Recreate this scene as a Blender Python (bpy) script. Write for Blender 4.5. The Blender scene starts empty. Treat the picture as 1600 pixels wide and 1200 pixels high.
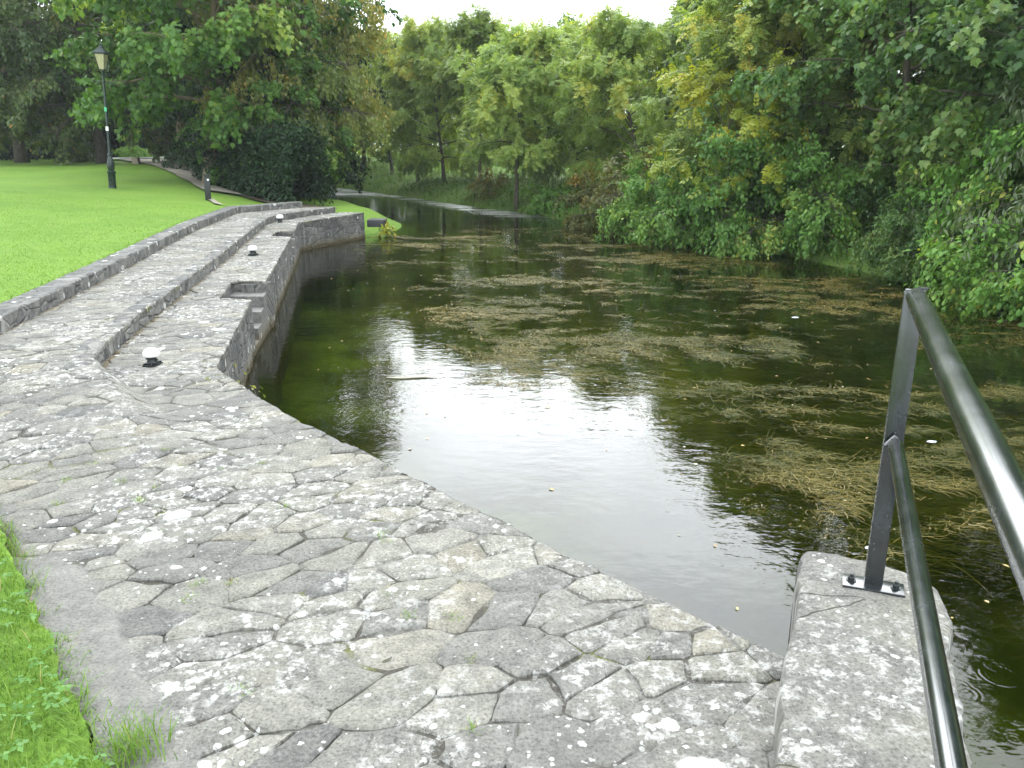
import bpy, bmesh, math, random
import numpy as np
from mathutils import Vector, Matrix, noise as mnoise
from mathutils.geometry import delaunay_2d_cdt

R = math.radians
C = bpy.context.scene.collection
S = bpy.context.scene

# ------------------------------------------------------------------ camera, sky, sun, exposure
cam_d = bpy.data.cameras.new('camera')
cam = bpy.data.objects.new('camera', cam_d)
C.objects.link(cam)
cam.location = (0, 0, 1.65)
cam.rotation_euler = (R(90 - 16.66), 0, 0)
cam_d.sensor_width = 36
cam_d.lens = 28.575
cam_d.clip_start = 0.05
cam_d.clip_end = 2000
S.camera = cam

SUN_EL, SUN_AZ = 36.0, 3.0          # degrees; azimuth clockwise from +Y
sd = Vector((math.sin(R(SUN_AZ)) * math.cos(R(SUN_EL)), math.cos(R(SUN_AZ)) * math.cos(R(SUN_EL)), math.sin(R(SUN_EL))))
sun_d = bpy.data.lights.new('sun', 'SUN')
sun_d.energy = 1.2
sun_d.angle = R(60)
sun_d.color = (1.0, 0.97, 0.92)
sun = bpy.data.objects.new('sun', sun_d)
C.objects.link(sun)
sun.rotation_euler = sd.to_track_quat('Z', 'Y').to_euler()
sun.location = sd * 60

W = bpy.data.worlds.new('World')
S.world = W
W.use_nodes = True
nt = W.node_tree
nt.nodes.clear()
def wn(t, **kw):
    n = nt.nodes.new(t)
    for k, v in kw.items():
        setattr(n, k, v)
    return n
w_out = wn('ShaderNodeOutputWorld')
w_bg = wn('ShaderNodeBackground')
w_bg.inputs['Strength'].default_value = 0.12
w_sky = wn('ShaderNodeTexSky', sky_type='NISHITA', sun_disc=False)
w_sky.sun_elevation = R(SUN_EL)
w_sky.sun_rotation = R(SUN_AZ)
w_tc = wn('ShaderNodeTexCoord')
w_dot = wn('ShaderNodeVectorMath', operation='DOT_PRODUCT')
w_dot.inputs[1].default_value = sd
w_max = wn('ShaderNodeMath', operation='MAXIMUM'); w_max.inputs[1].default_value = 0
w_pow = wn('ShaderNodeMath', operation='POWER'); w_pow.inputs[1].default_value = 12
w_mul = wn('ShaderNodeMath', operation='MULTIPLY_ADD'); w_mul.inputs[1].default_value = 34; w_mul.inputs[2].default_value = 25
w_noi = wn('ShaderNodeTexNoise'); w_noi.inputs['Scale'].default_value = 2.6; w_noi.inputs['Detail'].default_value = 5; w_noi.inputs['Distortion'].default_value = 0.4
w_map = wn('ShaderNodeMapping'); w_map.inputs['Scale'].default_value = (1, 1, 2.6)
w_mr = wn('ShaderNodeMapRange'); w_mr.inputs['From Min'].default_value = .3; w_mr.inputs['From Max'].default_value = .7
w_mr.inputs['To Min'].default_value = .62; w_mr.inputs['To Max'].default_value = 1.25
w_m2 = wn('ShaderNodeMath', operation='MULTIPLY')
w_col = wn('ShaderNodeMix', data_type='RGBA', blend_type='MULTIPLY')
w_col.inputs[0].default_value = 1
w_col.inputs[6].default_value = (0.92, 0.985, 1.04, 1)
w_mix = wn('ShaderNodeMix', data_type='RGBA')
w_mix.inputs[0].default_value = .86
L = nt.links.new
L(w_tc.outputs['Generated'], w_dot.inputs[0]); L(w_dot.outputs['Value'], w_max.inputs[0]); L(w_max.outputs[0], w_pow.inputs[0])
L(w_pow.outputs[0], w_mul.inputs[0]); L(w_tc.outputs['Generated'], w_map.inputs[0]); L(w_map.outputs[0], w_noi.inputs['Vector'])
L(w_noi.outputs['Fac'], w_mr.inputs['Value']); L(w_mul.outputs[0], w_m2.inputs[0]); L(w_mr.outputs[0], w_m2.inputs[1])
L(w_m2.outputs[0], w_col.inputs[7]); L(w_sky.outputs[0], w_mix.inputs[6]); L(w_col.outputs[2], w_mix.inputs[7])
L(w_mix.outputs[2], w_bg.inputs['Color']); L(w_bg.outputs[0], w_out.inputs['Surface'])

S.view_settings.view_transform = 'Standard'
S.view_settings.look = 'None'
S.view_settings.exposure = 0.36
S.view_settings.gamma = 1
S.render.engine = 'CYCLES'
cy = S.cycles
cy.max_bounces = 5; cy.diffuse_bounces = 2; cy.glossy_bounces = 2; cy.transmission_bounces = 3; cy.transparent_max_bounces = 5
cy.caustics_reflective = False; cy.caustics_refractive = False
cy.sample_clamp_indirect = 6
cy.use_denoising = True

# ------------------------------------------------------------------ small helpers
rng = np.random.default_rng(7)
random.seed(7)
WATER = -0.6

def sm(t):
    t = np.clip(t, 0, 1)
    return t * t * (3 - 2 * t)

def hash2(ix, iy, seed):
    h = (ix.astype(np.int64) * 374761393 + iy.astype(np.int64) * 668265263 + seed * 974711) & 0x7fffffff
    h = ((h ^ (h >> 13)) * 1274126177) & 0x7fffffff
    return ((h ^ (h >> 16)) & 0xffff) / 65535.0

def vnoise(x, y, seed=0):
    x = np.asarray(x, float); y = np.asarray(y, float)
    ix = np.floor(x); iy = np.floor(y)
    fx = sm(x - ix); fy = sm(y - iy)
    a = hash2(ix, iy, seed); b = hash2(ix + 1, iy, seed); c = hash2(ix, iy + 1, seed); d = hash2(ix + 1, iy + 1, seed)
    return (a * (1 - fx) + b * fx) * (1 - fy) + (c * (1 - fx) + d * fx) * fy

def fbm(x, y, seed=0, o=4):
    s = 0; a = .5; t = 0
    for k in range(o):
        s = s + a * vnoise(np.asarray(x) * 2 ** k, np.asarray(y) * 2 ** k, seed + k * 17); t += a; a *= .5
    return s / t

def inside(P, poly):
    x, y = P[:, 0], P[:, 1]
    r = np.zeros(len(P), bool)
    n = len(poly)
    for i in range(n):
        x0, y0 = poly[i][:2]; x1, y1 = poly[(i + 1) % n][:2]
        if y0 == y1: continue
        c = ((y0 > y) != (y1 > y)) & (x < (x1 - x0) * (y - y0) / (y1 - y0) + x0)
        r ^= c
    return r

def pdist(P, line):
    d = np.full(len(P), 1e9)
    for (a, b) in zip(line[:-1], line[1:]):
        a = np.array(a[:2], float); b = np.array(b[:2], float)
        ab = b - a
        t = np.clip(((P - a) @ ab) / max(ab @ ab, 1e-9), 0, 1)
        d = np.minimum(d, np.hypot(*(P - a - t[:, None] * ab).T))
    return d

def dense(line, step, jit=0, seed=0, closed=False):
    pts = [np.array(p[:2], float) for p in line]
    if closed: pts.append(pts[0])
    out = []
    for a, b in zip(pts[:-1], pts[1:]):
        n = max(1, int(np.hypot(*(b - a)) / step))
        nn = np.array([-(b - a)[1], (b - a)[0]]) / max(np.hypot(*(b - a)), 1e-9)
        for k in range(n):
            p = a + (b - a) * k / n
            if jit and k > 0:
                p = p + nn * jit * 2 * (fbm([p[0] * 4 + p[1] * 3], [p[1] * 4 - p[0] * 3], seed)[0] - .5) + nn * jit * .6 * (random.random() - .5)
            out.append(p)
    if not closed: out.append(pts[-1])
    return out

def link(name, me, mat=None, parent=None):
    o = bpy.data.objects.new(name, me)
    C.objects.link(o)
    if mat is not None and len(me.materials) == 0:
        me.materials.append(mat)
    if parent is not None: o.parent = parent
    return o

def tag(o, label=None, cat=None, group=None, kind=None):
    if label: o['label'] = label
    if cat: o['category'] = cat
    if group: o['group'] = group
    if kind: o['kind'] = kind
    return o

def empty(name, loc, label, cat, group=None, rot=(0, 0, 0)):
    o = bpy.data.objects.new(name, None)
    C.objects.link(o)
    o.location = loc; o.rotation_euler = rot; o.empty_display_size = .2
    return tag(o, label, cat, group)

def np_mesh(name, V, counts, idx, attrs=None, smooth=False):
    me = bpy.data.meshes.new(name)
    V = np.asarray(V, np.float32); idx = np.asarray(idx, np.int32); counts = np.asarray(counts, np.int32)
    me.vertices.add(len(V)); me.vertices.foreach_set('co', V.ravel())
    me.loops.add(len(idx)); me.loops.foreach_set('vertex_index', idx)
    me.polygons.add(len(counts))
    st = np.zeros(len(counts), np.int32); st[1:] = np.cumsum(counts)[:-1]
    me.polygons.foreach_set('loop_start', st)
    me.update(calc_edges=True)
    if smooth: me.polygons.foreach_set('use_smooth', np.ones(len(counts), bool))
    for k, v in (attrs or {}).items():
        a = me.attributes.new(k, 'FLOAT', 'POINT')
        a.data.foreach_set('value', np.asarray(v, np.float32))
    return me

class MB:
    """collects shapes, builds one mesh"""
    def __init__(self):
        self.v = []; self.f = []; self.uv = {}
    def add(self, vs, fs, M=None):
        o = len(self.v)
        self.v += [tuple(M @ Vector(v)) if M is not None else tuple(v) for v in vs]
        self.f += [tuple(i + o for i in f) for f in fs]
    def box(self, c, s, M=None, bev=0, taper=1):
        bm = bmesh.new()
        bmesh.ops.create_cube(bm, size=1)
        for v in bm.verts:
            t = taper if v.co.z > 0 else 1
            v.co = Vector((v.co.x * s[0] * t, v.co.y * s[1] * t, v.co.z * s[2]))
        if bev: bmesh.ops.bevel(bm, geom=bm.edges[:], offset=bev, segments=2, affect='EDGES', profile=.6)
        bm.verts.index_update()
        self.add([v.co + Vector(c) for v in bm.verts], [[v.index for v in f.verts] for f in bm.faces], M)
        bm.free()
    def tube(self, pts, rad, n=8, caps=True):
        pts = [Vector(p) for p in pts]
        rings = []
        prev = None
        for i, p in enumerate(pts):
            d = (pts[min(i + 1, len(pts) - 1)] - pts[max(i - 1, 0)])
            if d.length < 1e-9: d = Vector((0, 0, 1))
            d.normalize()
            if prev is None:
                a = d.orthogonal().normalized()
            else:
                a = (prev - d * prev.dot(d))
                a = a.normalized() if a.length > 1e-6 else d.orthogonal().normalized()
            prev = a
            b = d.cross(a)
            r = rad[i] if isinstance(rad, (list, tuple)) else rad
            rings.append([p + (a * math.cos(2 * math.pi * k / n) + b * math.sin(2 * math.pi * k / n)) * r for k in range(n)])
        vs = [v for r in rings for v in r]
        fs = []
        for i in range(len(rings) - 1):
            for k in range(n):
                fs.append((i * n + k, i * n + (k + 1) % n, (i + 1) * n + (k + 1) % n, (i + 1) * n + k))
        if caps:
            fs.append(tuple(range(n))[::-1]); fs.append(tuple((len(rings) - 1) * n + k for k in range(n)))
        self.add(vs, fs)
    def lathe(self, prof, n=16, c=(0, 0, 0), rot=0, sx=1, sy=1):
        vs = []; fs = []
        for (r, z) in prof:
            for k in range(n):
                a = 2 * math.pi * k / n + rot
                vs.append((c[0] + r * math.cos(a) * sx, c[1] + r * math.sin(a) * sy, c[2] + z))
        for i in range(len(prof) - 1):
            for k in range(n):
                fs.append((i * n + k, i * n + (k + 1) % n, (i + 1) * n + (k + 1) % n, (i + 1) * n + k))
        fs.append(tuple(range(n))[::-1]); fs.append(tuple((len(prof) - 1) * n + k for k in range(n)))
        self.add(vs, fs)
    def build(self, name, mat, parent=None, smooth=None):
        me = bpy.data.meshes.new(name)
        me.from_pydata(self.v, [], self.f)
        me.update()
        if smooth:
            me.polygons.foreach_set('use_smooth', [True] * len(me.polygons))
            me.set_sharp_from_angle(angle=R(smooth))
        return link(name, me, mat, parent)

# ------------------------------------------------------------------ materials
def new_mat(name):
    m = bpy.data.materials.new(name)
    m.use_nodes = True
    t = m.node_tree
    t.nodes.clear()
    return m, t

class NT:
    def __init__(self, t):
        self.t = t
    def n(self, typ, ins=None, **kw):
        n = self.t.nodes.new(typ)
        for k, v in kw.items(): setattr(n, k, v)
        for k, v in (ins or {}).items():
            s = n.inputs[k]
            if isinstance(v, bpy.types.NodeSocket): self.t.links.new(v, s)
            else: s.default_value = v
        return n
    def math(self, op, a, b=0.0, c=0.0, clamp=False):
        n = self.n('ShaderNodeMath', {0: a, 1: b, 2: c}, operation=op)
        n.use_clamp = clamp
        return n.outputs[0]
    def vm(self, op, a, b=(0, 0, 0)):
        return self.n('ShaderNodeVectorMath', {0: a, 1: b}, operation=op).outputs[0]
    def noise(self, vec, scale, detail=3, rough=.5, dist=0):
        return self.n('ShaderNodeTexNoise', {'Vector': vec, 'Scale': scale, 'Detail': detail, 'Roughness': rough, 'Distortion': dist}).outputs['Fac']
    def noisec(self, vec, scale, detail=3):
        return self.n('ShaderNodeTexNoise', {'Vector': vec, 'Scale': scale, 'Detail': detail}).outputs['Color']
    def vor(self, vec, scale, feature='F1', rnd=1.0):
        return self.n('ShaderNodeTexVoronoi', {'Vector': vec, 'Scale': scale, 'Randomness': rnd}, feature=feature)
    def rng(self, v, a, b, c=0.0, d=1.0, smooth=True):
        n = self.n('ShaderNodeMapRange', {'Value': v, 'From Min': a, 'From Max': b, 'To Min': c, 'To Max': d})
        if smooth: n.interpolation_type = 'SMOOTHSTEP'
        return n.outputs[0]
    def mix(self, f, a, b, blend='MIX'):
        return self.n('ShaderNodeMix', {0: f, 6: a, 7: b}, data_type='RGBA', blend_type=blend).outputs[2]
    def ramp(self, f, stops, interp='LINEAR'):
        n = self.n('ShaderNodeValToRGB', {0: f})
        cr = n.color_ramp; cr.interpolation = interp
        while len(cr.elements) > 1: cr.elements.remove(cr.elements[-1])
        cr.elements[0].position = stops[0][0]; cr.elements[0].color = (*stops[0][1], 1)
        for p, c in stops[1:]:
            e = cr.elements.new(p); e.color = (*c, 1)
        return n.outputs[0]
    def sep(self, v):
        return self.n('ShaderNodeSeparateXYZ', {0: v}).outputs
    def out(self, sh):
        self.n('ShaderNodeOutputMaterial', {'Surface': sh})

def c4(c): return (*c, 1)

def simple(name, col, rough=.5, metal=0, bump=0, bscale=60, var=.15, spec=.5):
    m, t = new_mat(name); N = NT(t)
    tc = N.n('ShaderNodeTexCoord').outputs['Object']
    f = N.noise(tc, bscale * .3, 5)
    a = tuple(x * (1 - var) for x in col); b = tuple(min(1, x * (1 + var)) for x in col)
    cc = N.mix(f, c4(a), c4(b))
    p = N.n('ShaderNodeBsdfPrincipled', {'Base Color': cc, 'Metallic': metal, 'Specular IOR Level': spec})
    N.t.links.new(N.rng(f, .3, .7, max(0, rough - .1), min(1, rough + .1)), p.inputs['Roughness'])
    if bump:
        p_b = N.n('ShaderNodeBump', {'Height': N.noise(tc, bscale, 5), 'Strength': bump, 'Distance': .01})
        t.links.new(p_b.outputs[0], p.inputs['Normal'])
    N.out(p.outputs[0])
    return m

def paving_mat(name, coping=False):
    m, t = new_mat(name); N = NT(t)
    P = N.n('ShaderNodeTexCoord').outputs['Object']
    xyz = N.sep(P)
    flat = N.n('ShaderNodeCombineXYZ', {0: xyz[0], 1: xyz[1], 2: 0.0}).outputs[0]
    w1 = N.vm('SUBTRACT', N.noisec(flat, 2.3, 3), (.5, .5, .5))
    wv = N.n('ShaderNodeVectorMath', {0: w1, 3: .17}, operation='SCALE').outputs[0]
    w2 = N.vm('SUBTRACT', N.noisec(flat, 17, 5), (.5, .5, .5))
    wv2 = N.n('ShaderNodeVectorMath', {0: w2, 3: .018}, operation='SCALE').outputs[0]
    Q = N.vm('ADD', N.vm('ADD', flat, wv), wv2)
    rot = N.n('ShaderNodeMapping', {'Vector': Q, 'Rotation': (0, 0, .7), 'Scale': (1.0, 1.45, 1)}).outputs[0]
    sid = N.n('ShaderNodeAttribute', attribute_name='stone').outputs['Fac']
    J = N.math('SUBTRACT', 1.0, N.rng(sid, .01, .03), clamp=True) if not coping else 0.0
    if coping:
        eA = N.vor(rot, 1.1, 'DISTANCE_TO_EDGE').outputs['Distance']
        jm0 = N.math('SUBTRACT', 1.0, N.math('DIVIDE', eA, .006), clamp=True)
        J = N.math('MULTIPLY', jm0, N.rng(N.noise(flat, 2.2, 3), .5, .54))
    rnd = sid if not coping else N.noise(flat, 1.5, 2)
    stone = N.ramp(rnd, [(.03, (0.099, 0.098, 0.096)), (.10, (0.142, 0.138, 0.129)), (.28, (0.172, 0.167, 0.150)), (.44, (0.206, 0.198, 0.169)), (.6, (0.159, 0.155, 0.143)), (.75, (0.194, 0.186, 0.165)), (.9, (0.232, 0.222, 0.194)), (1, (0.206, 0.189, 0.150))])
    n_big = N.noise(flat, 1.1, 4)
    n_mid = N.noise(flat, 11, 9, .74)
    n_fin = N.noise(flat, 85, 6, .72)
    stone = N.mix(1.0, stone, N.ramp(n_mid, [(.28, (.5, .5, .5)), (.5, (1, 1, .98)), (.7, (1.35, 1.33, 1.27))]), 'MULTIPLY')
    stone = N.mix(1.0, stone, N.ramp(n_fin, [(.34, (.42, .42, .42)), (.47, (.95, .95, .95)), (.66, (1.4, 1.4, 1.38))]), 'MULTIPLY')
    # dark pits
    pit = N.rng(N.noise(flat, 46, 3, .6), .60, .67)
    pit = N.math('MULTIPLY', pit, N.rng(N.noise(flat, 2.0, 3), .45, .6))
    stone = N.mix(N.math('MULTIPLY', pit, .55), stone, c4((.07, .07, .068)))
    # broad damp / worn zones
    stone = N.mix(N.rng(N.noise(flat, .75, 3), .47, .68, 0, .34), stone, c4((.115, .113, .108)))
    stone = N.mix(N.rng(N.noise(N.vm('ADD', flat, (9.1, 3.3, 0)), 3.7, 5), .58, .72, 0, .26), stone, c4((.23, .20, .15)))
    # smooth cement border beside the turf
    bd = N.n('ShaderNodeAttribute', attribute_name='border').outputs['Fac']
    bd = N.rng(N.math('MULTIPLY_ADD', N.math('SUBTRACT', N.noise(flat, 6, 4), .5), .5, bd), .45, .6)
    plain = N.mix(1.0, c4((.19, .185, .17)), N.ramp(n_mid, [(.28, (.62, .62, .62)), (.7, (1.3, 1.29, 1.25))]), 'MULTIPLY')
    plain = N.mix(1.0, plain, N.ramp(n_fin, [(.34, (.6, .6, .6)), (.5, (1, 1, 1)), (.66, (1.25, 1.25, 1.22))]), 'MULTIPLY')
    stone = N.mix(N.math('MULTIPLY', bd, .85), stone, plain)
    dt = N.n('ShaderNodeAttribute', attribute_name='dirt').outputs['Fac']
    dt = N.rng(N.math('MULTIPLY_ADD', N.math('SUBTRACT', N.noise(flat, 9, 5), .5), .9, dt), .35, .7)
    stone = N.mix(N.math('MULTIPLY', dt, .8), stone, N.mix(N.noise(flat, 30, 4), c4((.13, .085, .04)), c4((.09, .085, .05))))
    # lichen
    lw = N.vm('ADD', flat, N.n('ShaderNodeVectorMath', {0: N.vm('SUBTRACT', N.noisec(flat, 42, 4), (.5, .5, .5)), 3: .03}, operation='SCALE').outputs[0])
    patch = N.noise(N.vm('ADD', flat, (3.7, 8.2, 0)), 1.25, 4, .6)
    def spots(scale, thr, rmax, off, pmin, pmax):
        v = N.vor(N.vm('ADD', lw, off), scale)
        col = N.sep(v.outputs['Color'])
        r = N.math('MULTIPLY', N.rng(col[0], thr, 1.0, 0.0, rmax, False), N.rng(patch, pmin, pmax, .35, 1.0))
        return N.rng(N.math('SUBTRACT', r, v.outputs['Distance']), 0.0, .06), col
    s1, k1 = spots(4.4, .45, .34, (1.3, 2.2, 0), .4, .6)
    s2, k2 = spots(13, .5, .44, (5.3, .2, 0), .42, .62)
    s3, k3 = spots(34, .4, .52, (2.3, 7.2, 0), .44, .62)
    blot = N.rng(N.noise(lw, 16, 10, .78), .495, .60)
    bmask = N.rng(N.noise(N.vm('ADD', flat, (13.7, 1.2, 0)), 1.35, 4, .6), .45, .57)
    at_ = N.n('ShaderNodeAttribute', attribute_name='white').outputs['Fac']
    bmask = N.math('MAXIMUM', bmask, at_)
    blot = N.math('MULTIPLY', blot, bmask)
    lich = N.math('MAXIMUM', N.math('MAXIMUM', s1, s2), N.math('MAXIMUM', N.math('MULTIPLY', s3, .8), N.math('MULTIPLY', blot, .85)))
    lcol = N.mix(N.noise(flat, 60, 4), c4((.33, .325, .30)), c4((.66, .65, .615)))
    col = N.mix(lich, stone, lcol)
    # joints: rough mortar, in places dark soil and moss
    jc = N.mix(N.rng(N.noise(flat, 2.4, 3), .54, .64), c4((.07, .064, .052)), c4((.11, .115, .03)))
    mort = N.mix(N.rng(N.noise(flat, 3.6, 5, .6), .40, .56), c4((.18, .174, .156)), jc)
    mort = N.mix(1.0, mort, N.ramp(n_fin, [(.34, (.55, .55, .55)), (.5, (1, 1, 1)), (.66, (1.3, 1.3, 1.28))]), 'MULTIPLY')
    mort = N.mix(N.math('MULTIPLY', lich, .7), mort, lcol)
    mort = N.mix(bd, mort, plain) if not coping else jc
    col = N.mix(J, col, mort)
    bh = N.math('MULTIPLY', n_mid, .75)
    bh = N.math('MULTIPLY_ADD', n_fin, .28, bh)
    bh = N.math('MULTIPLY_ADD', lich, .06, bh)
    bh = N.math('SUBTRACT', bh, N.math('MULTIPLY', pit, .25))
    if coping: bh = N.math('SUBTRACT', bh, N.math('MULTIPLY', J, .8))
    bp = N.n('ShaderNodeBump', {'Height': bh, 'Strength': .8, 'Distance': .018})
    p = N.n('ShaderNodeBsdfPrincipled', {'Base Color': col, 'Roughness': .88, 'Specular IOR Level': .25, 'Normal': bp.outputs[0]})
    N.out(p.outputs[0])
    return m

def masonry_mat(name, algae=True, sx=2.6, sz=6.0, tone=1.0):
    m, t = new_mat(name); N = NT(t)
    UV = N.n('ShaderNodeUVMap').outputs[0]
    P = N.n('ShaderNodeTexCoord').outputs['Object']
    wv = N.n('ShaderNodeVectorMath', {0: N.vm('SUBTRACT', N.noisec(UV, 5, 3), (.5, .5, .5)), 3: .07}, operation='SCALE').outputs[0]
    Q = N.n('ShaderNodeMapping', {'Vector': N.vm('ADD', UV, wv), 'Scale': (sx, sz, 1)}).outputs[0]
    e = N.vor(Q, 1.0, 'DISTANCE_TO_EDGE', .75).outputs['Distance']
    cc = N.sep(N.vor(Q, 1.0, 'F1', .75).outputs['Color'])
    st = N.ramp(cc[0], [(0, (.10, .10, .097)), (.4, (.14, .138, .13)), (.7, (.165, .161, .15)), (1, (.21, .202, .185))])
    st = N.mix(0.0, st, c4((tone, tone, tone)))
    n1 = N.noise(P, 13, 7, .65)
    st = N.mix(1.0, st, N.ramp(n1, [(.28, (.55, .55, .55)), (.5, (1, 1, 1)), (.75, (1.4, 1.38, 1.34))]), 'MULTIPLY')
    st = N.mix(1.0, st, N.ramp(N.noise(P, 70, 5, .7), [(.3, (.6, .6, .6)), (.5, (1, 1, 1)), (.7, (1.3, 1.3, 1.3))]), 'MULTIPLY')
    j = N.rng(e, .015, .075, 1, 0)
    jv = N.rng(N.noise(P, 4, 3), .4, .6)
    st = N.mix(N.math('MULTIPLY', j, .38), st, N.mix(jv, c4((.05, .048, .042)), c4((.25, .245, .225))))
    # pale run-off streaks
    SQ = N.n('ShaderNodeMapping', {'Vector': UV, 'Scale': (9, .9, 1)}).outputs[0]
    stk = N.rng(N.noise(SQ, 1.0, 5, .6), .56, .68, 0, .5)
    st = N.mix(stk, st, c4((.34, .34, .32)))
    stk2 = N.rng(N.noise(N.vm('ADD', SQ, (5, 5, 0)), .8, 4, .6), .54, .7, 0, .5)
    st = N.mix(stk2, st, c4((.075, .075, .07)))
    sp = N.vor(P, 9)
    spc = N.sep(sp.outputs['Color'])
    spm = N.rng(N.math('SUBTRACT', N.rng(spc[0], .72, 1.0, 0, .4, False), sp.outputs['Distance']), 0, .05)
    st = N.mix(N.math('MULTIPLY', spm, .75), st, c4((.6, .6, .56)))
    if algae:
        z = N.sep(P)[2]
        zz = N.math('ADD', z, N.math('MULTIPLY', N.math('SUBTRACT', N.noise(P, 6, 4), .5), .08))
        st = N.mix(N.rng(zz, WATER + .03, WATER + .09, .9, 0), st, c4((.05, .042, .022)))
        st = N.mix(N.rng(zz, WATER + .075, WATER + .2, .38, 0), st, c4((.16, .125, .06)))
    bh = N.math('SUBTRACT', N.math('MULTIPLY', n1, .6), N.math('MULTIPLY', j, .7))
    bh = N.math('MULTIPLY_ADD', cc[1], .4, bh)
    bp = N.n('ShaderNodeBump', {'Height': bh, 'Strength': .8, 'Distance': .02})
    p = N.n('ShaderNodeBsdfPrincipled', {'Base Color': st, 'Roughness': .9, 'Specular IOR Level': .2, 'Normal': bp.outputs[0]})
    N.out(p.outputs[0])
    return m

def leaf_mat(name, stops, trans=.35, rough=.42, spec=.35):
    m, t = new_mat(name); N = NT(t)
    a = N.n('ShaderNodeAttribute', attribute_name='tint').outputs['Fac']
    r = N.n('ShaderNodeObjectInfo').outputs['Random']
    f = N.math('ADD', a, N.math('MULTIPLY', N.math('SUBTRACT', r, .5), .16), clamp=True)
    col = N.ramp(f, stops)
    hsv = N.n('ShaderNodeHueSaturation', {'Color': col, 'Value': N.rng(r, 0, 1, .85, 1.15, False)}).outputs[0]
    p = N.n('ShaderNodeBsdfPrincipled', {'Base Color': hsv, 'Roughness': rough, 'Specular IOR Level': spec})
    tr = N.n('ShaderNodeBsdfTranslucent', {'Color': N.mix(1.0, hsv, (1.25, 1.2, .6, 1), 'MULTIPLY')})
    mx = N.n('ShaderNodeMixShader', {0: trans, 1: p.outputs[0], 2: tr.outputs[0]})
    N.out(mx.outputs[0])
    return m

def bark_mat(name, a, b):
    m, t = new_mat(name); N = NT(t)
    P = N.n('ShaderNodeTexCoord').outputs['Object']
    Q = N.n('ShaderNodeMapping', {'Vector': P, 'Scale': (6, 6, 1.6)}).outputs[0]
    n1 = N.noise(Q, 3, 6, .65)
    col = N.ramp(n1, [(.3, a), (.7, b)])
    col = N.mix(N.rng(N.noise(P, 2.2, 4), .5, .65, 0, .6), col, c4((.06, .075, .03)))
    bp = N.n('ShaderNodeBump', {'Height': n1, 'Strength': .8, 'Distance': .03})
    p = N.n('ShaderNodeBsdfPrincipled', {'Base Color': col, 'Roughness': .9, 'Specular IOR Level': .2, 'Normal': bp.outputs[0]})
    N.out(p.outputs[0])
    return m

def ground_mat(name, a, b, c, s=1.0, bump=.6, far=None):
    m, t = new_mat(name); N = NT(t)
    P = N.n('ShaderNodeTexCoord').outputs['Object']
    col = N.mix(N.rng(N.noise(P, .35 * s, 4), .35, .65), c4(a), c4(b))
    col = N.mix(N.rng(N.noise(P, 2.1 * s, 5, .6), .48, .72, 0, .7), col, c4(c))
    col = N.mix(1.0, col, N.ramp(N.noise(P, 34 * s, 6, .75), [(.3, (.5, .52, .45)), (.5, (1, 1, 1)), (.7, (1.5, 1.45, 1.4))]), 'MULTIPLY')
    bp = N.n('ShaderNodeBump', {'Height': N.noise(P, 40 * s, 6, .75), 'Strength': bump, 'Distance': .05})
    p = N.n('ShaderNodeBsdfPrincipled', {'Base Color': col, 'Roughness': .85, 'Specular IOR Level': .2, 'Normal': bp.outputs[0]})
    N.out(p.outputs[0])
    return m

def blade_mat(name, stops, trans=.3):
    return leaf_mat(name, stops, trans, .55, .25)

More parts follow.
